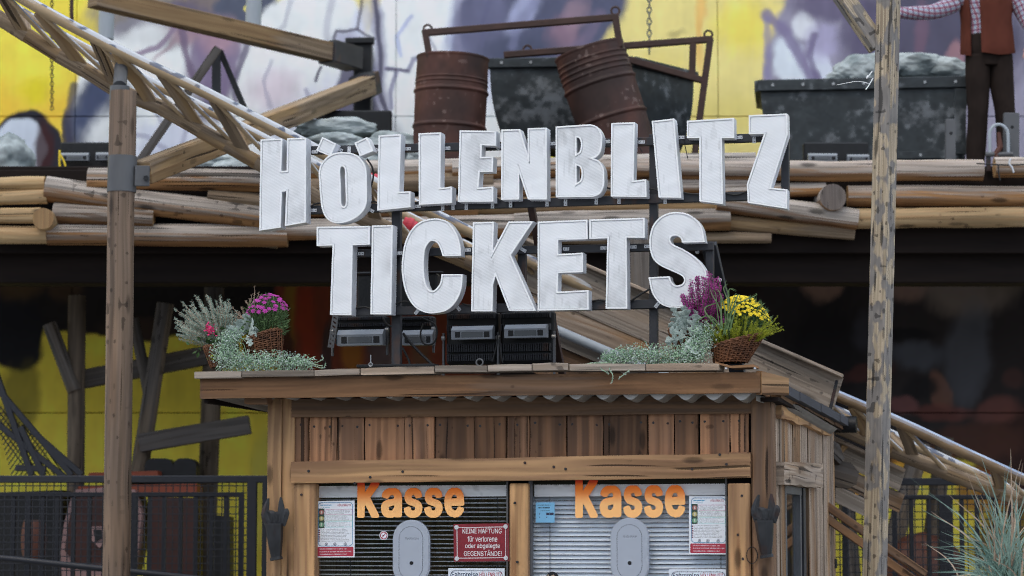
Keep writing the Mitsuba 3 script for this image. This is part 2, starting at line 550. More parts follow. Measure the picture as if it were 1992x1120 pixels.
def leaflet_col(p, n, uv):
    u, v = uv.x, uv.y
    c = mi.Color3f(.17, .40, .62)
    c = c * (1 - .55 * dash(u, v, .1, .85, 1, .80, .92, 3, .8)) * (1 - .75 * dash(u, v, .13, .9, 1, .66, .82, 4, .85)) * (1 - .5 * dash(u, v, .25, .8, 1, .54, .64, 5, .8))
    c = dr.select((u > .55) & (u < .95) & (dr.abs(v - .43) < .06) & (dr.abs(u - .745) > .01), mi.Color3f(.03, .035, .07), c)
    c = dr.select((dr.abs(u - .2) < .03) & ((dr.abs(v - .43) < .03) | (dr.abs(v - .27) < .025)), mi.Color3f(.05, .09, .2), c)
    c = dr.select((dr.abs(u - .57) < .04) & (dr.abs(v - .27) < .025), mi.Color3f(.05, .09, .2), c)
    return c


M['leaflet'] = procm(leaflet_col, .5)


def redsign_col(p, n, uv):
    return mi.Color3f(.20, .012, .022) * (.85 + .3 * fbm(p.x * 12, p.z * 12))


M['red_sign'] = procm(redsign_col, .35, spec=.5)
M['white_print'] = plain(.70, .70, .72, rough=.5)
M['red_print'] = plain(.35, .03, .05, rough=.5)
M['navy_print'] = plain(.03, .05, .10, rough=.5)
M['plastic'] = plain(.34, .38, .45, rough=.45, spec=.4)
M['groove'] = plain(.13, .15, .19, rough=.6)


def iron_col(p, n, uv):
    a = fbm(p.x * 16, p.y * 16, p.z * 9)
    r = smoothstep(.5, .7, fbm(p.x * 9, p.y * 9, p.z * 9))
    return mix((.008, .009, .011), (.036, .039, .045), a) * (1 - .75 * r) + mi.Color3f(.040, .016, .011) * .75 * r


M['iron'] = procm(iron_col, .5, spec=.45, metallic=.2)


def wick_col(p, n, uv):
    return mix((.055, .024, .013), (.20, .085, .04), noise(p.x * 45, p.y * 45, p.z * 30))


M['wicker'] = procm(wick_col, .6)


def leafm(c, c2, f=20.):
    def fn(p, n, uv, c=c, c2=c2, f=f):
        return mix(c, c2, noise(p.x * f, p.y * f, p.z * f))
    return two(procm(fn, .6, spec=.3))


M['silver_leaf'] = leafm((.26, .33, .30), (.50, .57, .54), 35)
M['silver_green'] = leafm((.17, .31, .19), (.40, .55, .38), 40)
M['heather_grey'] = leafm((.19, .26, .21), (.40, .49, .42), 40)
M['green_leaf'] = leafm((.022, .055, .018), (.075, .14, .045), 30)
M['mid_leaf'] = leafm((.05, .10, .035), (.13, .21, .09), 40)
M['lime_leaf'] = leafm((.13, .17, .01), (.36, .38, .03), 40)
M['grass_blade'] = leafm((.10, .19, .16), (.30, .42, .36), 9)
M['magenta'] = leafm((.26, .015, .19), (.50, .05, .38), 40)
M['plum'] = leafm((.19, .020, .13), (.46, .08, .33), 45)
M['pink'] = leafm((.50, .012, .10), (.72, .05, .22), 40)
M['yellow'] = leafm((.68, .46, .008), (.88, .74, .04), 60)
M['dry'] = leafm((.30, .22, .16), (.46, .36, .28), 40)


def plaid_col(p, n, uv):
    a, b = uv.x * 22, uv.y * 22
    fa, fb = a - dr.floor(a), b - dr.floor(b)
    wa, wb = dr.select(fa < .4, 1., 0.), dr.select(fb < .4, 1., 0.)
    c = mi.Color3f(.46, .50, .56)
    c = c * (1 - .72 * wa * mi.Color3f(.35, .9, .85)) * (1 - .72 * wb * mi.Color3f(.6, .9, .75))
    th = dr.select(dr.abs(fa - .7) < .05, 1., 0.) + dr.select(dr.abs(fb - .7) < .05, 1., 0.)
    return c * (1 - .6 * dr.minimum(th, 1) * mi.Color3f(.9, .75, .5))


M['plaid'] = procm(plaid_col, .85, spec=.1)


def vest_col(p, n, uv):
    return mi.Color3f(.098, .030, .020) * (.75 + .5 * fbm(p.x * 12, p.y * 12, p.z * 8))


M['vest'] = procm(vest_col, .85, spec=.1)


def trou_col(p, n, uv):
    return mi.Color3f(.020, .014, .012) * (.6 + .8 * fbm(p.x * 14, p.y * 14, p.z * 7))


M['trousers'] = procm(trou_col, .85, spec=.1)
M['dark_cloth'] = plain(.02, .02, .03, rough=.9)
M['skin'] = plain(.42, .24, .17, rough=.6)
M['hat'] = plain(.10, .07, .05, rough=.8)


def car_col(p, n, uv):
    return mix((.020, .006, .005), (.050, .014, .010), fbm(p.x * 5, p.y * 5, p.z * 5))


M['car_red'] = procm(car_col, .5, spec=.4)
M['car_pale'] = plain(.24, .15, .15, rough=.5)
M['car_orange'] = plain(.17, .035, .014, rough=.5)
M['cable'] = plain(.012, .012, .013, rough=.5)
M['cable_yellow'] = plain(.65, .48, .02, rough=.5)
M['red_paint'] = plain(.45, .03, .05, rough=.45)


def roof_col(p, n, uv):
    return mix((.14, .13, .12), (.24, .23, .21), fbm(p.x * 6, p.y * 6, p.z * 20))


M['closure'] = plain(.42, .42, .41, rough=.9, spec=.15)
M['fibre_cement'] = procm(roof_col, .85, spec=.15)
M['felt'] = plain(.05, .052, .06, rough=.9)
M['iron2'] = two(M['iron'])
M['vest2'] = two(M['vest'])
M['fence_paint'] = plain(.014, .016, .023, rough=.5, spec=.4)
M['basket_dark'] = plain(.012, .009, .007, rough=.9)


def post_col(p, n, uv):
    u, v = uv.x, uv.y - dr.floor(uv.y / 8) * 8
    w = .35 * noise(u * 3.1, v * 9, 2)
    a = fbm(u * 9 + 2 * w, v * 21 + 3 * w, 3) * .8 + .2 * fbm(u * 1.5, v * 4, 9)
    b = fbm(u * 11, v * 46, 8, 2)
    g = noise(u * 3, v * 210, 5)
    m = smoothstep(.46, .58, a + .30 * (b - .5))
    c = mix(S(138, 124, 104), S(178, 164, 142), g) * (1 - m) + mix(S(100, 97, 96), S(134, 129, 124), b) * m
    ln = smoothstep(.80, .88, noise(u * 3.3, v * 60, 31)) * .7
    sp = smoothstep(.82, .9, noise(u * 24, v * 40, 13)) * .6
    return c * (1 - ln) * (1 - sp) * (.88 + .24 * g)


M['post_paint'] = procm(post_col, .7, spec=.25)

M['added_hedge_leaf'] = leafm((.015, .03, .012), (.04, .07, .025), 2)
# ------------------------------------------------------------------ painted wall
WY = 24.5
K0 = WY / F
# painted shapes on the wall: centre and radii in wall units (1 unit = 4.8 mm), turn in degrees, softness, colour, strength
BL = []


def pb(x, y, rx, ry, rot, soft, col, al=1.0):
    BL.append((x, y, rx, ry, math.radians(rot), soft, S(*col, k=1.12), al))


WH, LAV, VIO, SLA, DRK, PNK = (228, 233, 245), (194, 199, 219), (116, 113, 126), (82, 88, 106), (36, 36, 46), (186, 150, 160)
YEL, PALE, ORA = (238, 216, 80), (228, 214, 138), (226, 156, 60)
# upper left, yellow sky
pb(40, 200, 120, 90, 0, .6, (222, 170, 50), .55); pb(60, 120, 60, 80, 0, .7, (232, 222, 80), .8); pb(60, 170, 30, 30, 0, .7, (214, 200, 20), .7)
# left boulder
pb(330, 210, 200, 215, -12, .05, WH); pb(185, 250, 70, 130, 10, .18, SLA, .95); pb(170, 190, 26, 90, 20, .4, (64, 74, 104), .9); pb(215, 262, 60, 60, 0, .5, WH, .8)
pb(300, 30, 150, 60, 10, .3, VIO, .9); pb(410, 20, 110, 62, 0, .35, (96, 88, 112), .9); pb(360, 62, 60, 26, 20, .6, PNK, .5); pb(270, 70, 60, 34, -30, .5, WH, .8)
pb(322, 78, 60, 6, -38, .8, (160, 140, 150), .8); pb(400, 140, 52, 100, 12, .45, VIO, .85); pb(412, 180, 28, 60, 10, .6, (92, 86, 116), .8); pb(345, 130, 42, 50, 0, .4, WH, .95)
pb(330, 265, 90, 40, 10, .6, LAV, .7); pb(240, 300, 90, 30, 0, .5, LAV, .6)
pb(40, 300, 74, 96, 0, .06, DRK); pb(28, 285, 52, 66, 0, .12, (196, 206, 220)); pb(76, 290, 20, 70, 0, .4, (56, 24, 28), .9); pb(120, 270, 10, 60, 0, .3, (48, 44, 58), .9)
# middle rocks
pb(480, 20, 75, 60, 25, .12, SLA); pb(415, 120, 66, 70, 20, .25, (124, 110, 140), .9); pb(420, 60, 40, 40, 0, .6, PNK, .6); pb(484, 6, 17, 11, 0, .2, (226, 214, 110), .9)
pb(590, 150, 138, 190, 12, .06, WH); pb(530, 170, 60, 50, 0, .8, (206, 184, 200), .6); pb(640, 200, 60, 60, 0, .7, (206, 208, 232), .8); pb(560, 250, 80, 50, 0, .8, LAV, .6)
pb(860, 150, 150, 260, -4, .06, WH); pb(704, 30, 24, 60, 4, .6, LAV, .8); pb(668, 66, 30, 22, 0, .7, (150, 152, 186), .7); pb(900, 60, 36, 100, 8, .6, (170, 182, 220), .8)
pb(692, 205, 48, 110, 0, .18, (92, 90, 112), .95); pb(705, 165, 26, 90, 0, .3, (44, 46, 54), .9); pb(745, 262, 42, 44, -30, .3, (74, 66, 88), .9); pb(790, 240, 40, 40, 0, .7, (226, 232, 246), .7)
# dark sweep, then the pale yellow
pb(1340, 130, 230, 330, 0, .05, PALE); pb(1450, 40, 60, 60, 0, .7, (232, 216, 90), .8); pb(1366, 40, 10, 120, 0, .7, (226, 176, 96), .7); pb(1290, 160, 70, 60, 0, .8, (224, 206, 110), .7)
pb(1320, 60, 20, 8, 0, .7, (150, 140, 90), .6); pb(1420, 215, 90, 40, 0, .7, (214, 200, 116), .7)
pb(960, 90, 70, 120, 20, .5, LAV, .9); pb(1052, 8, 172, 112, -16, .07, (84, 88, 112)); pb(935, 50, 64, 100, 14, .35, (104, 106, 134), .9); pb(1020, 10, 24, 60, 30, .5, (170, 176, 208), .8); pb(1100, 60, 36, 40, 10, .6, (150, 120, 136), .7); pb(1125, 20, 24, 40, 20, .6, (160, 134, 146), .6)
pb(1010, 90, 80, 40, 0, .5, (72, 78, 100), .8)
# right rocks
pb(1800, 130, 306, 290, 0, .03, (146, 143, 162)); pb(1570, 40, 26, 30, 0, .35, (222, 226, 240), .95); pb(1545, 120, 32, 70, -16, .3, (214, 224, 240), .95); pb(1606, 130, 26, 46, -10, .35, (212, 220, 238), .9); pb(1610, 70, 40, 40, 0, .6, (168, 164, 196), .8)
pb(1640, 0, 110, 34, 4, .5, (96, 90, 116), .9); pb(1840, 70, 190, 120, 0, .25, (76, 74, 94), .95); pb(1700, 60, 60, 70, 0, .5, (96, 90, 116), .8)
pb(1806, 60, 14, 80, 0, .6, (112, 88, 106), .7); pb(1872, 104, 18, 40, 10, .4, (164, 124, 130), .7); pb(1915, 60, 20, 90, 0, .6, (62, 62, 78), .7)
# dark arch and brown streaks on the wall under the gallery
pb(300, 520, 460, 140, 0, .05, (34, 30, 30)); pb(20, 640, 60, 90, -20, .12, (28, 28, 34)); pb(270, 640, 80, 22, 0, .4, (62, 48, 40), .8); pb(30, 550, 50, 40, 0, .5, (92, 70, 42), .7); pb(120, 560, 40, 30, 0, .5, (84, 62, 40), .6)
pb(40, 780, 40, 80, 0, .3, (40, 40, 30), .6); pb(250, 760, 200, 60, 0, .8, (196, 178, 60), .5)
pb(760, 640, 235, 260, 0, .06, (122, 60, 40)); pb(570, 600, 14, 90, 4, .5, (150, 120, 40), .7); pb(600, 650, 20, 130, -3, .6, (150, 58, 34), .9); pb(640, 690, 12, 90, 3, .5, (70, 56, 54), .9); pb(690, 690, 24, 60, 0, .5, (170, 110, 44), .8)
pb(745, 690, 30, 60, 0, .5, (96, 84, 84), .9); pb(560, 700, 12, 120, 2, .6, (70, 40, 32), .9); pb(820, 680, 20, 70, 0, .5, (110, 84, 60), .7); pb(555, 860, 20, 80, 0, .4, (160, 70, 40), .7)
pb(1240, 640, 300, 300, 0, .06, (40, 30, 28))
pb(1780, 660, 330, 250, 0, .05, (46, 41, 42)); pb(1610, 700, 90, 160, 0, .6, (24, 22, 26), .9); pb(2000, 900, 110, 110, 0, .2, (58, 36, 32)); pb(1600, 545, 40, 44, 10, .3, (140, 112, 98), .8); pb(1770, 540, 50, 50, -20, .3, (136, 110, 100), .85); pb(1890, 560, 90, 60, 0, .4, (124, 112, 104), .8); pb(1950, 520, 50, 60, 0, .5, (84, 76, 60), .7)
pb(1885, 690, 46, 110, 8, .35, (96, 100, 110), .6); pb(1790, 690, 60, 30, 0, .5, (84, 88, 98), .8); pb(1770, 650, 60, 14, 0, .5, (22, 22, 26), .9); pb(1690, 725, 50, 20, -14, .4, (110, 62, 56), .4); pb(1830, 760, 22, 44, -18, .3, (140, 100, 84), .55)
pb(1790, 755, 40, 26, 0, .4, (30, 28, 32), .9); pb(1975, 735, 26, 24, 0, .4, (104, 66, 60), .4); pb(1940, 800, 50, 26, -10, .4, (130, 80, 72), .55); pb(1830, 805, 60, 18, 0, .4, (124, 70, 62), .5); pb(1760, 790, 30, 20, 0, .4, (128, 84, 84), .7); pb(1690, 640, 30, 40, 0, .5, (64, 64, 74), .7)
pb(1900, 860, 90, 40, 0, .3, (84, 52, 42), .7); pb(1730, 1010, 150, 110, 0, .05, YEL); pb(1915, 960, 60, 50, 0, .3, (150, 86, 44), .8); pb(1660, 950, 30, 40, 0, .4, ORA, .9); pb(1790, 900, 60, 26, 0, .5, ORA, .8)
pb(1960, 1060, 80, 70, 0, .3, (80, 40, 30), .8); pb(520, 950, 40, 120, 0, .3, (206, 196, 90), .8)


STK = []


def stroke(pts, w, col, al=.85):
    STK.append((pts, w, S(*col, k=1.12), al))


DV, MV = (78, 76, 96), (136, 136, 162)
for pts, w, col, al in [
        ([(726, -10), (733, 38), (736, 100), (738, 175), (750, 212)], 16, MV, .8), ([(726, -10), (733, 38), (736, 100), (738, 175), (750, 212)], 6, DV, .9),
        ([(643, 66), (650, 50), (672, 50), (693, 45), (711, 58), (726, 66)], 5, DV, .8), ([(697, -10), (694, 45)], 5, DV, .7),
        ([(748, 126), (789, 132), (799, 110), (819, 103)], 7, MV, .9), ([(766, 135), (758, 175), (761, 204)], 6, MV, .9), ([(748, 126), (789, 132)], 4, DV, .8),
        ([(890, -10), (886, 60), (892, 110)], 10, MV, .5), ([(947, -10), (936, 40), (938, 80)], 7, (96, 98, 128), .7), ([(608, 150), (614, 134), (620, 122)], 4, DV, .9), ([(640, -10), (628, 50), (634, 90)], 9, MV, .4),
        ([(560, -10), (545, 40), (512, 80)], 8, MV, .4), ([(590, 170), (600, 205), (640, 225)], 8, MV, .6), ([(520, 110), (508, 150), (520, 200)], 6, MV, .45), ([(835, 60), (850, 100)], 5, MV, .6), ([(800, 20), (770, 60), (775, 100)], 6, (164, 174, 214), .7),
        ([(255, 98), (295, 83), (320, 58), (328, 46)], 8, (138, 122, 146), .9), ([(346, 50), (351, 88), (361, 125), (374, 146)], 10, (112, 98, 122), .9), ([(474, 76), (460, 120), (450, 150), (456, 210)], 9, (96, 88, 116), .85),
        ([(240, 120), (222, 160), (214, 215)], 9, MV, .6), ([(300, 150), (290, 200), (310, 240)], 7, MV, .5), ([(340, 190), (360, 230), (350, 280)], 7, MV, .5), ([(132, 160), (124, 220), (128, 330)], 10, (60, 62, 84), .8), ([(230, 250), (280, 262), (330, 300)], 7, MV, .5),
        ([(1497, 20), (1525, 40), (1555, 88), (1590, 142)], 16, (124, 116, 150), .9), ([(1590, 60), (1584, 100), (1600, 150)], 9, (112, 104, 138), .8), ([(1497, 30), (1500, 90), (1498, 160)], 10, (130, 124, 160), .7),
        ([(1170, 20), (1140, 70), (1100, 100)], 14, (120, 108, 132), .6), ([(1040, -5), (1010, 40), (1000, 80)], 12, (120, 124, 156), .6)]:
    stroke(pts, w, col, al)


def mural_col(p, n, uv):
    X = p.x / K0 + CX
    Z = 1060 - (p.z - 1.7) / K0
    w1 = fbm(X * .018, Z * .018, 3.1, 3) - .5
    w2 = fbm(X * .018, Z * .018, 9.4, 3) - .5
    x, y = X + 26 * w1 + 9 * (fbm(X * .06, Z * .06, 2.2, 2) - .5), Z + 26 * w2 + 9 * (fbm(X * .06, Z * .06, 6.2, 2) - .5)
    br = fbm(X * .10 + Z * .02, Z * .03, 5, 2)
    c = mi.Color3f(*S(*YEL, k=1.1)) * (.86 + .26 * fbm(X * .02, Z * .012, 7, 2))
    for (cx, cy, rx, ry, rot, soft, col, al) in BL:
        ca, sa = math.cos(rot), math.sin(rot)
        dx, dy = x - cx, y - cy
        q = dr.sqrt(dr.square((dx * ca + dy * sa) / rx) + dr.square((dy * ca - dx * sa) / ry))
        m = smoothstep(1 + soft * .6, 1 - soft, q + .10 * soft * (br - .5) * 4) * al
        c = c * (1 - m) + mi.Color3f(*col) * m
    x, y = X + 12 * w1, Z + 12 * w2
    wv = .6 + .8 * fbm(X * .05, Z * .05, 12, 2)
    for (pts, w, col, al) in STK:
        d = None
        for (ax, ay), (bx, by) in zip(pts[:-1], pts[1:]):
            ex, ey = bx - ax, by - ay
            h = dr.clip(((x - ax) * ex + (y - ay) * ey) / (ex * ex + ey * ey), 0, 1)
            q = dr.square(x - ax - h * ex) + dr.square(y - ay - h * ey)
            d = q if d is None else dr.minimum(d, q)
        m = al * smoothstep(1.15, .25, dr.sqrt(d) / (w * wv))
        c = c * (1 - m) + mi.Color3f(*col) * m
    st = fbm(X * .07, Z * .012, 3, 2)
    return mi.Color3f(dr.clip(c * (.94 + .12 * st) * (.90 + .2 * fbm(X * .03, Z * .03, 8, 3)), 0, .9))


M['mural'] = procm(mural_col, .65, spec=.25)
for k_, v_ in M.items():
    scene[k_] = v_

# ------------------------------------------------------------------ ground
labels['ground'] = {'kind': 'structure'}
used.add('ground')
add('ground', mk([[-120, -60, 0], [120, -60, 0], [120, 160, 0], [-120, 160, 0]], [[0, 1, 2], [0, 2, 3]]), 'asphalt')
k = thing('platform', '', '', kind='structure')
add(k, wbox(-9, 9, 19.75, 24.45, 0.004, 1.05, .02), 'platform_boards')

added_hdg = thing('hedge', 'unseen dark green bushes added opposite the booth to darken the reflections in its windows', 'hedge')  # out-of-view greenery added so the booth windows reflect something dark
hx, hz = np.linspace(-60, 30, 91), np.linspace(0, 1, 9)
HV = np.array([[x, -20 - 1.2 * math.sin(q * math.pi) + 1.1 * meshkit.fbm([x * .9, q * 7, 1.0], 3), .004 + 5.2 * q * (.85 + .3 * meshkit.fbm([x * .4, 3, q], 2))] for x in hx for q in hz] + [[x, -22.5, .004] for x in hx])
HF = []
for i in range(90):
    for j in range(8):
        q = i * 9 + j
        HF += [[q, q + 9, q + 10], [q, q + 10, q + 1]]
    q = i * 9 + 8
    HF += [[q, q + 9, 820 + i], [q, 820 + i, 819 + i]]
add(added_hdg, mk(HV, HF), 'added_hedge_leaf')

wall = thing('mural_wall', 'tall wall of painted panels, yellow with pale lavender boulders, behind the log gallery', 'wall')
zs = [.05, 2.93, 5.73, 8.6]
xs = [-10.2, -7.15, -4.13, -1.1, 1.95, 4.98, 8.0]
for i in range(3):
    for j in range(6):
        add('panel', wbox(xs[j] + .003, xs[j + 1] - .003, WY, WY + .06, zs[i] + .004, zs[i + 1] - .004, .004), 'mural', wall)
add('seam_light_block', wbox(-10.2, 8, WY + .0615, WY + .08, .03, 8.62, .002), 'dark_timber', wall)  # unseen sheet added so no sky light leaks through the panel seams
for x in xs:
    add('rear_stud', wbox(x - .06, x + .06, WY + .081, WY + .3, .05, 8.6, .004), 'dark_timber', wall)

# ------------------------------------------------------------------ the log gallery
LY = 21.0
gal = thing('log_gallery', 'raised gallery deck with a front of stacked round logs, in front of the painted wall', 'balcony')
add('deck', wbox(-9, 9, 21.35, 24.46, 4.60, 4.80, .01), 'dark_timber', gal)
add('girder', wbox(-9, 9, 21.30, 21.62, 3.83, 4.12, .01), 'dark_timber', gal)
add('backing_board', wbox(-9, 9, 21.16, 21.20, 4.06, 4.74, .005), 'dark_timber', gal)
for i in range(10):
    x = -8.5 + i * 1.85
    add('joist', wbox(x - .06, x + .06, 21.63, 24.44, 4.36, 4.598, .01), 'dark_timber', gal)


def glog(x0, y0, x1, y1, th, pid, dY=0.0, endpid=11, bend=0., th1=None):
    r = th * .5 * LY / F
    r1 = (th1 or th) * .5 * LY / F
    add('log', log(P(x0, y0, LY + dY), P(x1, y1, LY + dY), r, r1, pid, endpid, wob=.011, bend=bend), 'wood', gal, smooth=True)


for a in [(-40, 360, 88, 357, 28, 3), (-40, 389, 92, 384, 30, 3), (-40, 421, 80, 420, 32, 3), (-40, 458, 92, 456, 35, 3),
          (90, 367, 540, 426, 50, 2, .01), (172, 349, 560, 352, 44, 2, -.01), (105, 414, 300, 426, 42, 2), (92, 455, 560, 460, 44, 2, .03),
          (405, 380, 560, 398, 28, 8), (250, 446, 540, 474, 22, 8, .05),
          (520, 334, 1010, 324, 38, 2, .05), (545, 366, 960, 352, 34, 8, .02), (880, 330, 1470, 316, 40, 2, .02), (530, 402, 930, 400, 42, 2, .03), (540, 446, 1010, 440, 44, 2, .02),
          (900, 364, 1470, 356, 36, 2, .04), (860, 398, 1400, 396, 40, 8, .08), (1000, 436, 1420, 428, 44, 2, .0), (1000, 462, 1500, 464, 22, 8, .06),
          (1170, 330, 1912, 332, 41, 2, -.02), (1934, 326, 2040, 325, 40, 2, -.02), (1410, 374, 1606, 366, 28, 2, .02),
          (1648, 381, 2040, 382, 42, 2, .0), (1395, 388, 1668, 428, 42, 2, -.03), (1667, 427, 2040, 423, 41, 3, .0), (1370, 428, 1662, 452, 30, 8, .05)]:
    glog(*a)
for (x, y, r, pid, e) in [(83, 425, 21, 3, 11), (1620, 383, 26, 2, 12)]:
    c = P(x, y, LY - .16)
    add('log', log(c, c + np.array([.05 if x < 500 else -.03, .75, 0]), r * LY / F, r * LY / F, pid, e, wob=.004), 'wood', gal, smooth=True)

# ------------------------------------------------------------------ posts and beams under the gallery
UY = 22.6
tmb = 'weathered timber posts and beams under the gallery'


def under(x0, y0, x1, y1, w, lab, Y=UY, round_=True, group=None):
    k = thing('timber_post', lab, 'post', group)
    s = Y / F
    if round_:
        m = log(P(x0, y0, Y), P(x1, y1, Y), w * s / 2, w * s / 2, 5, 12, wob=.006)
        add(k, m, 'wood', smooth=True)
    else:
        p0, p1 = P(x0, y0, Y), P(x1, y1, Y)
        add(k, wooden(beam(p0, p1, .12, w * s), p1 - p0, 5), 'wood')
    return k


under(151, 575, 146, 1160, 34, 'grey round post standing upright left of the tall front pole, under the gallery')
under(96, 630, 146, 760, 28, 'short slanting round brace leaning on the leftmost upright post', Y=22.55)
under(322, 590, 258, 1000, 34, 'leaning round post right of the tall front pole, under the gallery')
under(258, 620, 290, 770, 22, 'thin slanting brace crossing behind the leaning post, under the gallery', Y=22.75)
under(160, 738, 440, 684, 36, 'grey square beam rising to the right behind the leaning post', Y=22.85, round_=False)
under(418, 560, 398, 1160, 38, 'grey round post behind the left end of the booth roof', Y=22.9)
under(272, 862, 486, 826, 36, 'low grey board beam with a rounded end left of the booth', Y=22.45, round_=False)
under(1244, 440, 1246, 640, 38, 'brown upright timber behind the last two letters of the lower row', Y=20.6, round_=False)
under(1790, 860, 1690, 1230, 38, 'leaning grey post behind the right mesh fence, beside the painted post', Y=22.4)
under(1838, 850, 1790, 1200, 34, 'second leaning grey post behind the right mesh fence', Y=22.8)
under(1640, 900, 1668, 1200, 30, 'grey upright post just right of the booth, behind the fence', Y=22.9)

# ------------------------------------------------------------------ roller coaster track
trk = thing('coaster_track', 'timber look roller coaster track sloping down from upper left to lower right behind the sign', 'track')


def ty(px):
    return 18.78 + .75 * (px - 235) / 1500


def path(pts, dy=0.0, n=10):
    s = spline([(x, y) for x, y in pts], n)
    return np.array([P(x, y, ty(x)) + np.array([0, dy, 0]) for x, y in s])


NEAR = [(-90, -115), (-30, -50), (50, 0), (125, 42), (251, 108), (376, 168), (489, 226), (620, 294), (770, 378), (917, 452), (1100, 540), (1300, 628), (1480, 706), (1660, 783), (1760, 826), (1880, 882), (1992, 933), (2090, 978)]
SPIN = [(-90, -32), (-40, 4), (35, 52), (100, 92), (150, 120), (215, 162), (300, 195), (380, 240), (430, 268), (490, 302), (620, 380), (784, 450), (901, 498), (1100, 590), (1400, 722), (1640, 826), (1743, 872), (1850, 914), (1992, 968), (2090, 1008)]
npth, spth = path(NEAR), path(SPIN, .30)
left_n, right_n = npth[npth[:, 0] < 1.9], npth[npth[:, 0] > 1.85]
add('rail', tube(left_n, .043, 12), 'rail', trk, smooth=True, label='pale rail with worn white and slate paint on its top')
add('rail', tube(right_n, .043, 12), 'rail_blue', trk, smooth=True, label='darker rail with blue worn top at the lower right')
fpth = npth + np.array([0, .9, -.02])
add('rail', tube(fpth, .038, 10), 'rail', trk, smooth=True, label='far rail of the pair')
for i in range(len(SPIN) - 1):
    s0, s1 = spth[i * 10], spth[i * 10 + 10]
    add('spine_log', log(s0, s1 + (s1 - s0) * .02, .056, .056, 8, 11, wob=.004, sides=14), 'wood', trk, smooth=True)
SL = [(-8, -30, 36, 56), (75, 22, 150, 118), (183, 72, 214, 156), (226, 98, 292, 198), (312, 138, 380, 238), (416, 192, 470, 288), (560, 264, 590, 356), (700, 340, 730, 425), (850, 420, 880, 486), (1000, 496, 1040, 560),
      (1580, 752, 1620, 815), (1660, 790, 1704, 852), (1752, 824, 1790, 888), (1935, 908, 1962, 952)]
for (x0, y0, x1, y1) in SL:
    p0, p1 = P(x0, y0, ty(x0)), P(x1, y1, ty(x1)) + np.array([0, .30, 0])
    add('tie_plank', wooden(beam(p0, p1, .03, .085, up=(1, 0, .2)), p1 - p0, 8), 'wood', trk)
    q0 = P(x0 + 8, y0 + 4, ty(x0)) + np.array([0, .9, -.02])
    add('tie_plank', wooden(beam(q0, p1 + np.array([0, .05, 0]), .03, .08, up=(1, 0, .2)), p1 - q0, 8), 'wood', trk)
    q1 = P(x1 + 74, y1 + 36, ty(x1 + 74)) + np.array([0, .3, 0])
    add('brace_rod', tube([p0, (p0 + q1) / 2, q1], .019, 8), 'rail', trk, smooth=True)
for (x, y) in [(728, 356), (795, 441)]:
    c = P(x, y, ty(x) + .35)
    ax = unit(np.array([1.0, 0, -.45]))
    add('red_clamp', cat([tube([c - ax * .05, c + ax * .05], .062, 14), tube([c - ax * .02, c + ax * .02], .072, 14)]), 'red_paint', trk, smooth=40, label='red painted clamp on the track tube')

# tall front pole that carries the track
pol = thing('support_pole', 'tall round wooden pole with grey steel collar, carrying the coaster track left of the booth', 'pole')
PY = 18.7
pr = .0965
q0, q1 = P(239, 178, PY), P(225.5, 1120, PY)
q1 = q0 + (q1 - q0) * (q0[2] - .004) / (q0[2] - q1[2])
add('shaft', log(q0, q1, pr, pr * 1.01, 4, 12, sides=28, wob=.004, seg=.2), 'wood', pol, smooth=True)
pt = P(236, 196, PY)
add('cap_plate', cat([tube([P(232, 196, PY), P(233, 168, PY)], .072, 20), tube([P(233, 168, PY), P(236, 128, PY + .2)], .05, 20)]), 'grey_steel', pol, smooth=40)
c0, c1 = P(236.5, 374, PY), P(238.5, 304, PY)
add('collar', tube([c0, c1], .1045, 28), 'grey_steel', pol, smooth=40)
add('lug', beam(P(262, 342, PY - .05), P(291, 342, PY - .05), .02, .15), 'grey_steel', pol)
add('bolt', tube([P(284, 346, PY - .09), P(284, 346, PY - .03)], .02, 6), 'iron', pol)

# timber beams behind the track
br = thing('timber_beam', 'long square beam rising from the pole collar to the dark steel post', 'beam')
p0, p1 = P(276, 336, 18.75), P(716, 166, 23.2)
add(br, wooden(beam(p0, p1, .15, .165), p1 - p0, 8), 'wood')
br = thing('timber_beam', 'long square beam slanting down to the right along the top left, ending in a dark bracket', 'beam')
p0, p1 = P(180, -6, 21.5), P(640, 102, 23.2)
add(br, wooden(beam(p0, p1, .14, .165), p1 - p0, 8), 'wood')
sp = thing('steel_post', 'dark steel post with bracket holding the two long square beams', 'post')
add('upright', wbox(*sorted([P(690, 0, 23.7)[0], P(724, 0, 23.7)[0]]), 23.6, 23.9, 4.8, P(0, 76, 23.7)[2], .01), 'black', sp)
add('bracket', beam(P(636, 100, 23.18), P(690, 116, 23.5), .2, .2), 'charcoal', sp)
add('bracket', beam(P(700, 172, 23.3), P(722, 160, 23.5), .2, .2), 'charcoal', sp)
add('bracket', beam(P(672, 80, 23.6), P(728, 80, 23.6), .1, .05), 'black', sp)
st = thing('timber_strut', 'thin grey timber strut leaning up to the right between pole and boulders', 'strut')
p0, p1 = P(268, 320, 22.2), P(424, 94, 22.4)
add(st, wooden(beam(p0, p1, .07, .075), p1 - p0, 5), 'wood')
st = thing('steel_strut', 'short dark steel prop and slanting leg under the tip of the grey strut', 'strut')
add('prop', beam(P(421, 96, 22.6), P(421, 210, 22.6), .06, .075, up=(1, 0, 0)), 'charcoal', st)
add('leg', beam(P(428, 98, 22.6), P(478, 216, 22.6), .05, .05, up=(1, 0, 0)), 'black', st)
for (x, lab) in [(210, 'pale grey steel pipe above the track, left of the two'), (496, 'pale grey steel pipe at the top edge, right of the two')]:
    k = thing('steel_pipe', lab, 'pipe')
    add(k, tube([P(x, -60, 23.6), P(x - 4, 76 if x < 300 else 60, 23.6)], .072, 18), 'pipe_grey', smooth=40)
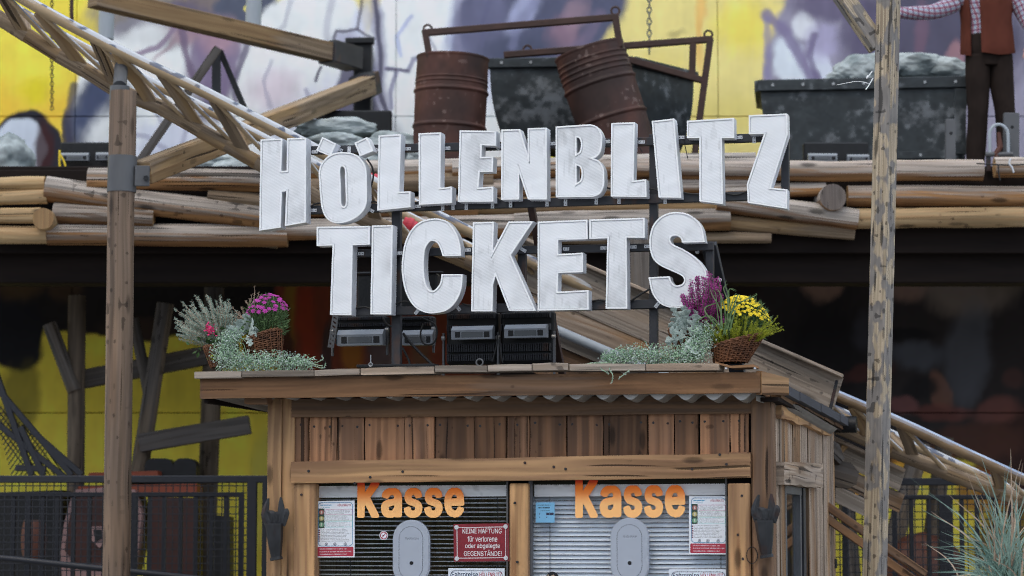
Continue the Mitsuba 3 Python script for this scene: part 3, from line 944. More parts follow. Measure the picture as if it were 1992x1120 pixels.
# ------------------------------------------------------------------ ticket booth
bth = thing('ticket_booth', 'brown timber ticket booth with two windows, plank front and corrugated roof', 'booth')


def wav(u0, u1, z, amp, n=None, f=2.2, seed=0):
    "points of a wavy edge from u0 to u1 at height z"
    n = n or max(4, int(abs(u1 - u0) / .05))
    us = np.linspace(u0, u1, n)
    return [(u, z + amp * (meshkit.fbm([u * f + seed * 7.7, seed, 1.5], 3) - .5) * 2) for u in us]


def rough(u0, u1, zb0, zb1, zt0, zt1, d0, d1, pid, name, parent, amp=.008, axis=BU, seed=0):
    "board in the booth's front plane with uneven long edges; z at the left and right ends"
    us = np.linspace(0, 1, max(4, int(abs(u1 - u0) / .05)))
    lo = [(u0 + (u1 - u0) * s, zb0 + (zb1 - zb0) * s + amp * 2 * (meshkit.fbm([s * abs(u1 - u0) * 3 + seed * 7, seed, .3], 3) - .5)) for s in us]
    hi = [(u0 + (u1 - u0) * s, zt0 + (zt1 - zt0) * s + amp * 2 * (meshkit.fbm([s * abs(u1 - u0) * 3 + seed * 7, seed, 5.3], 3) - .5)) for s in us]
    return add(name, wooden(bprism(Polygon(lo + hi[::-1]), d0, d1), axis, pid), 'wood', parent)


uL, _ = bf(524, 1000); uR, _ = bf(1503, 1000)
DEPTH = 2.35
# posts
rough(*[0] * 0, bf(522, 900)[0], bf(549, 900)[0], .004, .004, bf(530, 775)[1], bf(549, 775)[1], -.02, .14, 1, 'corner_post', bth, .002, BZ, 3)
rough(bf(549.5, 900)[0], bf(573, 900)[0], .004, .004, bf(530, 775)[1], bf(549, 775)[1], -.005, .14, 1, 'corner_post', bth, .002, BZ, 4)
u0, u1 = bf(1461, 900, -.03)[0], bf(1503, 900, -.03)[0]
zt = bf(1480, 768)[1]
add('corner_post', wooden(bbox(u0, u1, -.03, .12, .004, zt, .012), BZ, 9), 'wood', bth)
# the two header beams
zz = lambda x, y, d=0.: bf(x, y, d)[1]
uu = lambda x, y=900, d=0.: bf(x, y, d)[0]
rough(uu(567, 800, -.02), uu(1462, 800, -.02), zz(568, 812, -.02), zz(1455, 804, -.02), zz(568, 776, -.02), zz(1455, 768, -.02), -.02, .08, 9, 'head_beam', bth, .005, BU, 1)
rough(uu(566, 920, -.06), uu(1459, 910, -.06), zz(566, 940, -.06), zz(1460, 929, -.06), zz(566, 898, -.06), zz(1460, 881, -.06), -.06, .06, 1, 'lintel_beam', bth, .006, BU, 2)
add('lintel_shim', wooden(bbox(uu(1416, 905, -.03), uu(1461, 905, -.03), -.03, .07, zz(1430, 925), zz(1430, 880), .006), BU, 0), 'wood', bth)
# planks between them
PX = [(572, 598), (600, 653), (655, 706), (708, 785), (786, 843), (845, 921), (923, 983), (985, 1028), (1030, 1100), (1102, 1172), (1174, 1258), (1260, 1310), (1312, 1358), (1360, 1418), (1420, 1456)]
TONEK = [3, 12, 9, 17, 5, 22, 8, 14, 11, 26, 2, 6, 19, 24, 31]
for i, (a, b) in enumerate(PX):
    dd = .012 * (i % 2) + .004 * (i % 3)
    ua, ub = uu(a, 850), uu(b, 850)
    n = 12
    zb, zt = zz((a + b) / 2, 902), zz((a + b) / 2, 800)
    le = [(ua + .005 * (meshkit.fbm([s * 3, i, 1.2], 3) - .5) * 2, zb + (zt - zb) * s) for s in np.linspace(0, 1, n)]
    re = [(ub + .005 * (meshkit.fbm([s * 3, i, 8.2], 3) - .5) * 2 - .002, zb + (zt - zb) * s) for s in np.linspace(0, 1, n)]
    pk = add('plank', wooden(bprism(Polygon(le + re[::-1]), .012 + dd, .045), BZ, 0, TONEK[i]), 'wood', bth)
    xs_ = [(a + b) / 2] if b - a < 45 else [a + 11, b - 11]
    for x in xs_:
        y = 829 - (x - 570) * .009 + rng.uniform(-3, 3)
        c = BF(x, y, .012 + dd)
        add('screw', tube([c - BB * .002, c + BB * .01], .008, 10), 'iron', pk)
add('backing', bbox(uL + .05, uR - .05, .05, .07, zz(600, 945), zz(600, 775), .002), 'dark_timber', bth)
for (x, y) in [(600, 916), (720, 928), (783, 917), (1077, 908), (1100, 912), (1346, 912), (1413, 903), (690, 940), (1400, 884), (1021, 900)]:
    c = BF(x, y, -.066)
    add('screw', tube([c - BB * .002, c + BB * .012], .0085, 10), 'iron', bth)
# window jambs down to the ground, panel under the windows
for i, (a, b, pid, d0) in enumerate([(571, 612, 1, -.035), (991, 1027, 1, -.03), (1416, 1459, 1, -.04)]):
    add('jamb', wooden(bbox(uu(a, 1000, d0), uu(b, 1000, d0), d0, .08, .004, zz((a + b) / 2, 940), .008), BZ, pid), 'wood', bth)
for (x, y) in [(586, 962), (1001, 978), (1443, 964), (1435, 1040), (1445, 1087), (1006, 1093)]:
    c = BF(x, y, -.044)
    add('screw', tube([c - BB * .002, c + BB * .012], .008, 10), 'iron', bth)
n_ = 16
for i in range(n_):
    a, b = uL + .12 + (uR - uL - .24) * i / n_, uL + .12 + (uR - uL - .24) * (i + 1) / n_
    add('plank', wooden(bbox(a + .002, b - .003, .0, .03, .004, 1.12, .004), BZ, 0), 'wood', bth)
add('counter_board', wooden(bbox(uL + .1, uR - .1, -.16, .05, 1.121, 1.165, .006), BU, 1), 'wood', bth)
# body: left wall, back wall, floor of the roof
add('left_wall', wooden(bbox(uL, uL + .05, .15, DEPTH, .004, zz(530, 775), .003), BZ, 7), 'wood', bth)
add('back_wall', wooden(bbox(uL + .052, uR - .06, DEPTH - .05, DEPTH, .004, zz(530, 790), .003), BZ, 7), 'wood', bth)
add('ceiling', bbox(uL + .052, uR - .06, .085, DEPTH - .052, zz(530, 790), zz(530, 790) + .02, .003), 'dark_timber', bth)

# windows
sill = 1.17
for w, (xl, xr, vt, vb) in enumerate([(613, 989, 941, 968), (1029, 1415, 932, 966)]):
    win = thing('ticket_booth__window', '', '')
    used.discard('x')
    ul, ur, ztop = uu(xl, 1000, .03), uu(xr, 1000, .03), zz((xl + xr) / 2, vt - 6, .03)
    if w == 1:
        add('frame', bbox(ul, ul + .022, .015, .06, sill, ztop, .002), 'grey_steel', win)
    add('frame', bbox(ur - .012, ur, .02, .06, sill, ztop, .002), 'grey_steel', win)
    add('pane', prism(sbox(ul, sill, ur, ztop), BO + BB * .04, BU, BZ, BB, 0, .0005) if False else mk([bw(ul, .04, sill), bw(ur, .04, sill), bw(ur, .04, ztop), bw(ul, .04, ztop)], [[0, 1, 2], [0, 2, 3]]), 'glass', win)
    zv0, zv1 = zz(xl + 10, vb, .052), zz(xr - 10, vb - 3, .052)
    add('valance', bprism(Polygon([(ul + .03 * w, zv0), (ur, zv1), (ur, ztop + .02), (ul + .03 * w, ztop + .02)]), .055, .075), 'valance', win)
    # blind
    zs0, pitch = (zv0 + zv1) / 2 - .012, .0292
    n = int((zs0 - sill) / pitch)
    for i in range(n):
        z = zs0 - i * pitch
        tilt = math.radians(50 if w else -14) + rng.uniform(-.03, .03)
        a0, a1 = ul + .008, ur - .014
        s = np.linspace(-1, 1, 5)
        half, sag = .0165, .003
        prof = [(half * t * math.cos(tilt) + sag * (1 - t * t) * math.sin(tilt), half * t * math.sin(tilt) - sag * (1 - t * t) * math.cos(tilt)) for t in s]
        m = 9
        v, f = [], []
        for j in range(m):
            u = a0 + (a1 - a0) * j / (m - 1)
            dz = .0025 * (meshkit.noise([u * 2.2, z * 9, w]) - .5) * 2
            for (pd, pz) in prof:
                # front edge low: light comes from outside and above
                v.append(bw(u, .105 + pd, z + pz + dz))
        for j in range(m - 1):
            for k in range(4):
                q = j * 5 + k
                f += [[q, q + 5, q + 6], [q, q + 6, q + 1]]
        add('slat', mk(v, f), 'slat', win, smooth=True)
    for x in ([683, 968] if w == 0 else [1070, 1402]):
        u = uu(x, 1000, .09)
        add('cord', tube([bw(u, .088, zs0 + .01), bw(u, .088, 1.6), bw(u, .088, sill)], .0022, 6), 'charcoal', win)

# side wall on the right
SN = BU                                        # outward normal of the side wall
SO = BO + BU * uR


def sp_(px, py, off=0.):
    q = bl(hit(px, py, SO + BU * off, SN))
    return q[1], q[2]


def sprism(poly, o0, o1):
    return prism(poly, SO, BB, BZ, BU, o0, o1)


sd = lambda x, y=900: sp_(x, y)[0]
ztop_f = sp_(1512, 775)[1]
side_z = lambda x: sp_(x, 776 + (x - 1512) * .42)[1]
xs_ = [1511, 1519, 1529, 1545, 1559, 1574, 1590, 1603, 1617]
for i in range(len(xs_) - 1):
    a, b = sd(xs_[i] + .4), sd(xs_[i + 1])
    z0 = .004 if i in (0, 1, 5, 6, 7) else sp_((xs_[i] + xs_[i + 1]) / 2, 940)[1]
    add('side_plank', wooden(sprism(sbox(a, z0, b - .004, side_z(xs_[i + 1]) + .02), -.05, -.012 + .006 * (i % 2)), BZ, 7), 'wood', bth)
DEPTH2 = sd(1617)
# ragged upper board and lintel
us = np.linspace(0, 1, 26)
xa, xb = 1512, 1610
hi = [sp_(xa + (xb - xa) * s, 772 + 44 * s) for s in us]
lo = [(lambda q, s: (q[0], q[1] + .05 * (meshkit.fbm([s * 6, 2, 3], 3) - .5)))(sp_(xa + (xb - xa) * s, 812 + 36 * s), s) for s in us]
add('side_board', wooden(sprism(Polygon(lo + hi[::-1]), -.01, .028), BB, 1), 'wood', bth)
xa, xb = 1512, 1589
hi = [(lambda q, s: (q[0], q[1] + .015 * (meshkit.fbm([s * 5, 7, 3], 3) - .5)))(sp_(xa + (xb - xa) * s, 898 + 4 * s), s) for s in us]
lo = [(lambda q, s: (q[0], q[1] + .03 * (meshkit.fbm([s * 5, 9, 3], 3) - .5)))(sp_(xa + (xb - xa) * s, 944 + 3 * s), s) for s in us]
add('side_lintel', wooden(sprism(Polygon(lo + hi[::-1]), -.008, .045), BB, 7), 'wood', bth)
swin = thing('ticket_booth__side_window', '', '')
zt = sp_(1545, 946)[1]
a, b = sd(1530), sd(1571)
for (p, q, o1, mt) in [(sd(1530), sd(1533.5), -.012, 'grey_steel'), (sd(1559), sd(1561.5), -.012, 'grey_steel'), (sd(1562), sd(1564), -.02, 'black'), (sd(1564.5), sd(1569), -.008, 'charcoal'), (sd(1569), sd(1573), -.03, 'black')]:
    add('frame', sprism(sbox(p, .9, q, zt), -.06, o1), mt, swin)
add('frame', sprism(sbox(sd(1530), zt - .05, sd(1562), zt), -.061, -.011), 'grey_steel', swin)
add('pane', sprism(sbox(sd(1533), .9, sd(1559.5), zt - .05), -.041, -.040), 'glass', swin)
add('blind', sprism(sbox(sd(1533), .9, sd(1559.5), zt - .05), -.12, -.11), 'pipe_grey', swin)
add('rear_post', wooden(bbox(uR - .1, uR + .012, DEPTH2 - .005, DEPTH2 + .10, .004, side_z(1617) + .02, .012), BZ, 7), 'wood', bth)
for y in (1000, 1095):
    q = sp_(1617, y)
    add('hinge', bbox(uR + .0, uR + .022, DEPTH2 + .02, DEPTH2 + .105, q[1] - .04, q[1] + .03, .003), 'black', bth)

# roof: corrugated sheet, closures, boards
FD = -.26
zr = zz(1000, 722, FD)
u_l, u_r = uu(392, 740, FD), uu(1477, 740, FD)
pit, amp = .1775, .0255
drop = .035
n = int((u_r - u_l) / pit * 10)
us = np.linspace(u_l + .02, u_r + .12, n)
uc = uu(1443, 772, FD + .06)
ph = 2 * np.pi * (us - uc) / pit
zb_r, zb_l, u_l6 = zz(1443, 779, FD + .06) + amp, zz(600, 774, FD + .06) + amp, uu(600, 774, FD + .06)
zbf = lambda u: zb_r + (zb_l - zb_r) * (uc - u) / (uc - u_l6)
v, f = [], []
for d in (FD + .06, .6, 1.3, DEPTH + .2):
    for thk in (0, .007):
        for u, p_ in zip(us, ph):
            uu_ = u if d > -.1 else min(u, u_r - .03)
            v.append(bw(uu_, d, zbf(uu_) - amp * math.cos(p_) + thk - drop * (d - FD)))
N = len(us)
for r in range(3):
    for t in (0, 1):
        for i in range(N - 1):
            q = (r * 2 + t) * N + i
            w = q + 2 * N
            f += [[q, q + 1, w + 1], [q, w + 1, w]] if t else [[q, w + 1, q + 1], [q, w, w + 1]]
for i in range(N - 1):
    f += [[i, i + 1, N + i + 1], [i, N + i + 1, N + i]]
    e = 6 * N + i
    f += [[e, e + N + 1, e + 1], [e, e + N, e + N + 1]]
add('roof_sheet', mk(v, f), 'fibre_cement', bth)
kk = -0
u = uc
while u > u_l + .2:
    pts = [(u + t, zbf(u) - amp * math.cos(2 * np.pi * t / pit) + .0015) for t in np.linspace(-.073, .073, 13)]
    top = zbf(u) + amp * .52 + .006
    add('foam_closure', bprism(Polygon(pts + [(u + .073, top), (u - .073, top)]), FD + .050, FD + .10), 'closure', bth)
    u -= pit
zf = lambda x, y: zz(x, y, FD)
rough(uu(389, 750, FD), uu(1478, 745, FD), zf(389, 775), zf(1478, 764), zf(389, 735), zf(1478, 723), FD, FD + .045, 9, 'fascia_board', bth, .004, BU, 6)
# thin edge boards on top of the fascia, several lengths
EDG = [(378, 470, 723, 722, 13), (471, 611, 722, 720, 11), (612, 700, 720, 717, 11), (702, 845, 716, 713, 13), (846, 948, 711, 711, 12), (949, 1035, 710, 708, 12), (1036, 1106, 707, 706, 13), (1108, 1256, 708, 708, 12), (1257, 1400, 708, 707, 12)]
for i, (xa, xb, ya, yb, th) in enumerate(EDG):
    ua, ub = uu(xa, 720, FD - .05), uu(xb, 720, FD - .05) - .003
    za, zb_ = zz(xa, ya, FD - .05), zz(xb, yb, FD - .05)
    t = th * 17 / F
    m = bprism(Polygon([(ua, za - t), (ub, zb_ - t), (ub, zb_), ((ua + ub) / 2, (za + zb_) / 2 + .004), (ua, za)]), FD - .05, FD + .14)
    add('edge_board', wooden(m, BU, 10), 'wood', bth)
# lifted board end at the right, corner board, side eave
p0, p1 = BF(1394, 708, -.25), BF(1468, 716, -.25)
add('edge_board', wooden(cat([prism(Polygon([(0, 0), (.10, -.030), (.25, -.026), (.245, -.010), (.10, -.016), (.0, .012)]), p0, BU, BZ, BB, -.06, .14)]), BU, 9), 'wood', bth)
for x, y in [(1412, 716), (1468, 716)]:
    c = BF(x, y, -.33)
    add('screw', tube([c, c + BB * .03], .006, 8), 'galv', bth)
ca = bl(BF(1478, 745, FD)); 
cu, cd = ca[0] + .15, ca[1] + .22
c0, c1 = bw(ca[0] + .012, FD + .01, 0), bw(cu, cd, 0)
z0t, z0b = zf(1480, 721), zf(1480, 767)
add('corner_board', wooden(cat([prism(Polygon([(0, z0b), (np.linalg.norm(c1 - c0), z0b + .005), (np.linalg.norm(c1 - c0), z0t - .035), (.0, z0t)]), c0, unit(c1 - c0), BZ, unit(np.cross(unit(c1 - c0), BZ)) * -1, -.0, .05)]), c1 - c0, 1), 'wood', bth)
# the side eave runs back from there, rows of ragged felt over boards
dA, dB = cd + .02, DEPTH2 + .18
ue = cu
zA = bl(hit(1530, 748, bw(ue, 0, 0), BU))[2]
zB = bl(hit(1632, 806, bw(ue, 0, 0), BU))[2]
segs = 6
for i in range(segs):
    s0, s1 = i / segs, (i + 1) / segs
    da, db = dA + (dB - dA) * s0, dA + (dB - dA) * s1
    za, zb2 = zA + (zB - zA) * s0, zA + (zB - zA) * s1
    m = prism(Polygon([(da, za - .055), (db - .006, zb2 - .06), (db - .006, zb2 + .0), (da, za)]), BO, BB, BZ, BU, ue - .05, ue - .008 + .004 * (i % 2))
    add('eave_strip', m, 'felt', bth)
    m = prism(Polygon([(da, za - .075), (db - .01, zb2 - .085), (db - .01, zb2 - .06), (da, za - .05)]), BO, BB, BZ, BU, ue - .2, ue - .052 + .004 * (i % 3))
    add('eave_board', wooden(m, BB, 9), 'wood', bth)
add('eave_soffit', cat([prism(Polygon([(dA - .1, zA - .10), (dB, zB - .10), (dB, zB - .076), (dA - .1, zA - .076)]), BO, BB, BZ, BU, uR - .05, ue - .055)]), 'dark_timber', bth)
# rear gutter and downpipe
g0 = hit(1600, 826, bw(0, dB, 0), BB); g1 = bw(ue + .05, dB, 0); g1[2] = g0[2]
add('gutter', tube([g0, g1], .062, 12), 'black', bth, smooth=40)
add('downpipe', tube([g0 + BU * .05 + BB * .02, g0 + BU * .05 + BB * .02 - BZ * .3, bw(uR - .05, dB, .3)], .04, 10), 'black', bth, smooth=40)
add('side_fascia', bbox(u_l, u_l + .03, FD + .05, DEPTH + .2, zf(389, 775) - .03, zf(389, 745) - .03, .003), 'dark_timber', bth)
add('left_bracket', wooden(beam(BF(480, 779, -.1), BF(525, 779, -.1), .1, .05), BU, 9), 'wood', bth)

# ------------------------------------------------------------------ things on the booth front
GD = .036                                      # just in front of the panes


def uvbox(xl, xr, yt, yb, d, rot=0., thick=.002, r=0.):
    "thin sheet with picture uv, from its pixel box"
    a, b = bf(xl, (yt + yb) / 2, d)[0], bf(xr, (yt + yb) / 2, d)[0]
    zt_, zb_ = zz((xl + xr) / 2, yt, d), zz((xl + xr) / 2, yb, d)
    c = np.array([(a + b) / 2, (zt_ + zb_) / 2])
    R = np.array([[math.cos(rot), -math.sin(rot)], [math.sin(rot), math.cos(rot)]])
    h = np.array([(b - a) / 2, (zt_ - zb_) / 2])
    q = [c + R @ (h * np.array(s)) for s in ((-1, -1), (1, -1), (1, 1), (-1, 1))]
    front = [bw(x, d - thick, z) for x, z in q]
    back = [bw(x, d, z) for x, z in q]
    v = np.array(front + front + back)
    f = [[0, 1, 2], [0, 2, 3]]
    for i in range(4):
        j = (i + 1) % 4
        f += [[4 + i, 8 + i, 8 + j], [4 + i, 8 + j, 4 + j]]
    f += [[8, 10, 9], [8, 11, 10]]
    uv = np.array([[0, 0], [1, 0], [1, 1], [0, 1]] + [[.99, .99]] * 8, float)
    return mk(v, f), uv, c, h, R


def glyphs(text, bold=False):
    m = meshkit.text_mesh(text, 1.0, .1, bold)
    t = np.asarray(m.vertices)[m.faces[m.face_normals[:, 2] > .9]][:, :, :2]
    g = unary_union([Polygon(x).buffer(.0008) for x in t if Polygon(x).area > 1e-9])
    return g


from shapely import affinity as aff


def fit(g, x0, x1, y0, y1):
    a, b, c, d = g.bounds
    return aff.translate(aff.scale(g, (x1 - x0) / (c - a), (y1 - y0) / (d - b), origin=(a, b)), x0 - a, y0 - b)


def text_on(text, xl, xr, yt, yb, d, mat, parent, name='lettering', grow=0., bold=False, thick=.0015):
    a, b = bf(xl, (yt + yb) / 2, d)[0], bf(xr, (yt + yb) / 2, d)[0]
    g = fit(glyphs(text, bold), a, b, zz((xl + xr) / 2, yb, d), zz((xl + xr) / 2, yt, d))
    if grow: g = g.buffer(grow)
    return add(name, bprism(g.simplify(.0004), d - thick, d), mat, parent)


# Kasse lettering, stuck on the panes
for (xl, xr, yk, ya, yb, lab) in [(695, 907, 937, 948, 1007, 'orange Kasse lettering on the left window pane'), (1119, 1337, 932, 943, 1007, 'orange Kasse lettering on the right window pane')]:
    k = thing('window_lettering', lab, 'lettering', 'orange lettering on the window panes')
    w = xr - xl
    wid = [.235, .225, .20, .20, .215]
    tot = sum(wid)
    x = xl
    zb_, zt_ = zz((xl + xr) / 2, yb, GD), zz((xl + xr) / 2, yk, GD)
    for ch, ww in zip('Kasse', wid):
        x1 = x + w * ww / tot
        a, b = uu(x, 980, GD), uu(x1 - 3.5, 980, GD)
        g = aff.scale(aff.scale(glyphs(ch, True), 1, 2.4, origin=(0, 0)).buffer(.05 if ch != 'K' else .07), 1, 1 / 2.4, origin=(0, 0))
        g = fit(g, a, b, zb_, zt_ if ch == 'K' else zz((xl + xr) / 2, ya + 1, GD)).simplify(.0006)
        m = bprism(g, GD - .002, GD)
        q = np.asarray(m.vertices)
        uv = np.stack([q[:, 0] * 0, (q[:, 2] - zb_) / (zt_ - zb_)], 1)
        add('glyph', m, 'orange_print', k, uv=uv)
        x = x1

# intercom panels
for (xc, yt, lab, dy) in [(801.5, 1011, 'grey capsule shaped speaking panel on the left window', 0), (1226, 1007, 'grey capsule shaped speaking panel on the right window', 0)]:
    k = thing('speaking_panel', lab, 'intercom', 'grey speaking panels on the windows')
    c, zt_ = uu(xc, 1050, GD), zz(xc, yt, GD)
    r = 37.5 * 17 / F
    H = .43
    cap = LineString([(c, zt_ - r), (c, zt_ - H + r)]).buffer(r, 24)
    add('plate', cat([bprism(cap, GD - .018, GD - .001), bprism(cap.buffer(-.006), GD - .024, GD - .017)]), 'plastic', k)
    ins = LineString([(c, zt_ - r - .0), (c, zt_ - H + r)]).buffer(r - .042, 24)
    add('groove', bprism(ins.difference(ins.buffer(-.0035)), GD - .0252, GD - .0238), 'groove', k)
    add('inset', bprism(ins.buffer(-.0045), GD - .0262, GD - .0235), 'plastic', k)
    cc = BF(xc - 1, 1095, GD - .026)
    add('button', tube([cc - BB * .003, cc + BB * .004], .0125, 18), 'black', k)
    text_on('Buchmann', xc - 13, xc + 13, yt + 33.5, yt + 38.5, GD - .0263, 'groove', k)

# posters
for (xl, xr, yt, yb, lab, rot) in [(614.5, 690, 974, 1084, 'white rules poster with red foot and traffic light symbols left on the left window', .008), (1340.5, 1415.5, 965, 1078, 'white rules poster with red foot and traffic light symbols right on the right window', -.006)]:
    k = thing('rules_poster', lab, 'poster', 'rules posters on the windows')
    m, uv, c, h, R = uvbox(xl, xr, yt, yb, GD, rot)
    add('sheet', m, 'poster', k, uv=uv)
    text_on('HÖLLENBLITZ', xl + (xr - xl) * .56, xl + (xr - xl) * .90, yt + 5.5, yt + 10.5, GD - .0022, 'red_print', k, bold=True)
for (xl, xr, yt, lab) in [(872, 982, 1105, 'white price list at the bottom right of the left window'), (1302, 1416, 1107, 'white price list at the bottom right of the right window')]:
    k = thing('price_poster', lab, 'poster')
    m, uv, c, h, R = uvbox(xl, xr, yt, yt + 150, GD)
    add('sheet', m, 'paper', k, uv=uv)
    poly = sbox(c[0] - h[0], c[1] - h[1], c[0] + h[0], c[1] + h[1]).buffer(-.045).buffer(.03)
    add('border', bprism(poly.difference(poly.buffer(-.004)), GD - .0032, GD - .0021), 'navy_print', k)
    text_on('Fahrpreise', xl + 7, xl + 58, yt + 7, yt + 20, GD - .0022, 'navy_print', k, grow=.0006)
    text_on('HÖLLENBLITZ', xl + 61, xl + 104, yt + 6.5, yt + 16.5, GD - .0022, 'red_print', k, grow=.0004)
k = thing('blue_leaflet', 'small light blue leaflet at the upper left of the right window', 'leaflet')
m, uv, c, h, R = uvbox(1042.5, 1079, 977, 1016.5, GD, .0, .003)
add(k, m, 'leaflet', uv=uv)
# red notice
k = thing('red_notice', 'dark red notice with white lettering at the right of the left window', 'sign')
RD = GD - .012
m, uv, c, h, R = uvbox(883, 990.5, 1018.5, 1092, RD, .012, .004)
add('plate', m, 'red_sign', k)
rc = Polygon([tuple(c + R @ (np.array(s) * (h - .021))) for s in ((-1, -1), (1, -1), (1, 1), (-1, 1))])
add('border', bprism(rc.difference(rc.buffer(-.0038)), RD - .0055, RD - .0041), 'white_print', k)
for s in ((-1, -1), (1, -1), (1, 1), (-1, 1)):
    q = c + R @ (np.array(s) * (h - .021))
    add('screw', tube([bw(q[0], RD - .011, q[1]), bw(q[0], RD - .004, q[1])], .0145, 14), 'galv', k)
for t, xl, xr, yt, yb in [('KEINE HAFTUNG', 900, 976, 1028, 1037.5), ('für verlorene', 909.5, 967.5, 1042.5, 1053.5), ('oder abgelegte', 905, 972.5, 1057, 1068.5), ('GEGENSTÄNDE!', 902.5, 976, 1069.5, 1081.5)]:
    text_on(t, xl, xr, yt, yb, RD - .0041, 'white_print', k, grow=.0001)
# no smoking sticker
k = thing('no_smoking_sticker', 'small round white no smoking sticker on the left window', 'sticker')
sx, sz = bf(746.5, 1041.5, GD)
rs = 8.8 * 17 / F
add('disc', bprism(Point(sx, sz).buffer(rs, 24), GD - .001, GD), 'paper', k)
add('ring', bprism(Point(sx, sz).buffer(rs * .86, 24).difference(Point(sx, sz).buffer(rs * .66, 24)).union(LineString([(sx - rs * .45, sz - rs * .5), (sx + rs * .45, sz + rs * .5)]).buffer(rs * .09)), GD - .0022, GD - .0011), 'red_print', k)
add('cigarette', bprism(LineString([(sx - rs * .4, sz + rs * .1), (sx - rs * .1, sz + rs * .06)]).buffer(rs * .08), GD - .0022, GD - .0011), 'navy_print', k)
k = thing('round_sticker', 'dark round badge with pale flecks at the bottom of the right window', 'badge')
sx, sz = bf(1075, 1124, GD)
add('disc', bprism(Point(sx, sz).buffer(.04, 24), GD - .012, GD), 'black', k)
for i in range(9):
    an, rr_ = rng.uniform(.2, 2.9), rng.uniform(.012, .035)
    add('fleck', bprism(LineString([(sx + rr_ * math.cos(an), sz + rr_ * math.sin(an)), (sx + rr_ * math.cos(an) + rng.uniform(-.012, .012), sz + rr_ * math.sin(an) - .004)]).buffer(.0028), GD - .0135, GD - .0121), 'dry', k)

# iron torch holders on the corner posts
for (xc, yt, sc, lab, tp, d_) in [(534, 965, 1.0, 'black iron torch holder with claws on the left corner post', 1, -.06), (1488, 958, 1.02, 'black iron torch holder with claws on the right corner post', 2, -.07)]:
    k = thing('torch_holder', lab, 'torch holder')
    c = lambda x, y: BF(xc + x * sc, yt + y * sc, d_ - .03)
    top, bot = c(-1, 55), c(3, 118)
    sides = 7
    pts = np.array([top, (top + bot) / 2, bot])
    add('cone', tube(pts, [.062, .052, .036], sides), 'iron', k)
    add('band', tube([c(-1, 53), c(-1, 57)], .065, sides), 'iron', k)
    add('foot', tube([bot - BZ * .0, c(4, 124)], .043, 10), 'iron', k)
    for (x0, x1, x2, h0) in [(-13, -19, -12, 4), (10, 13, 12, 2), (-3, -6, -16, 28), (4, 7, 4, 30), (14, 21, 24, 24)]:
        poly = Polygon([(-.022, 0), (-.026, .05), (-.012, .1), (.0, .14), (.012, .1), (.026, .05), (.022, 0)])
        b0, b1 = c(x0, 57), c(x2, h0)
        t_ = unit(b1 - b0)
        L = np.linalg.norm(b1 - b0)
        mid = c(x1, 34)
        w = [.023, .027, .021, .006]
        p = spline([b0, mid, b1], 3)
        sN = unit(np.cross(t_, BB))
        v, f = [], []
        for j, q in enumerate(p):
            ww = np.interp(j / (len(p) - 1), [0, .4, .75, 1], w)
            off = -.012 * math.sin(j / (len(p) - 1) * 3)
            for s in (-1, 0, 1):
                for e in (0, 1):
                    v.append(q + sN * ww * s + BB * (off * (s == 0) + .007 * e))
        for j in range(len(p) - 1):
            for a in range(2):
                for e in (0, 1):
                    i0 = j * 6 + a * 2 + e
                    f += [[i0, i0 + 2, i0 + 8], [i0, i0 + 8, i0 + 6]]
            for a in (0, 4):
                i0 = j * 6 + a
                f += [[i0, i0 + 1, i0 + 7], [i0, i0 + 7, i0 + 6]]
        m = mk(v, f)
        add('claw', m, 'iron2', k)
    if tp == 2:
        cc = BF(1463, 1080, -.05)
        an = np.linspace(0, 2 * np.pi, 20)
        add('wire_loop', tube([cc + BU * .033 * math.cos(t) + BZ * .052 * math.sin(t) + BB * .01 * math.cos(t) for t in an], .003, 6, False), 'black', k)
# ------------------------------------------------------------------ the letter sign on the roof
sgn = thing('letter_sign', 'white channel letters HÖLLENBLITZ over TICKETS on a dark steel frame, on the booth roof', 'sign')
LD = .20                                       # front of the letters, behind the booth front


def zoomed(ox, oy, k):
    return lambda pts: [(ox + x / k, oy + y / k) for x, y in pts]


def curve(pts, sharp=(), n=7):
    "closed smooth outline that keeps the listed corners sharp"
    N = len(pts)
    if not sharp:
        q = pts[-2:] + pts + pts[:3]
        s = spline(q, n)
        return s[2 * n:(2 + N) * n].tolist()
    sh = sorted(sharp)
    out = []
    for i, a in enumerate(sh):
        b = sh[(i + 1) % len(sh)]
        idx = list(range(a, b + 1)) if b > a else list(range(a, N)) + list(range(0, b + 1))
        seg = [pts[j] for j in idx]
        out += (spline(seg, n)[:-1].tolist() if len(seg) > 2 else [seg[0]])
    return out


Z1, Z2, Z3, Z4, Z5 = zoomed(500, 250, 5.6), zoomed(720, 230, 5.6), zoomed(960, 220, 5.6), zoomed(1170, 215, 5.6), zoomed(1330, 210, 5.6)
Z6, Z7, Z8 = zoomed(605, 420, 5.6), zoomed(850, 420, 5.6), zoomed(1040, 405, 5.334)
Oout = curve([(935, 256), (1060, 275), (1145, 345), (1190, 450), (1197, 620), (1195, 800), (1165, 885), (1090, 962), (990, 1012), (890, 1030), (800, 1010), (738, 950), (705, 860), (690, 740), (680, 600), (675, 470), (700, 385), (760, 312), (840, 268)])
Oin = curve([(930, 412), (958, 450), (962, 600), (970, 800), (945, 848), (918, 810), (912, 620), (905, 450)])
Bout = curve([(678, 145), (1060, 120), (1130, 148), (1178, 230), (1184, 300), (1170, 410), (1130, 470), (1085, 490), (1150, 520), (1198, 600), (1206, 690), (1200, 800), (1160, 878), (1085, 912), (680, 915)], (0, 1, 7, 13, 14))
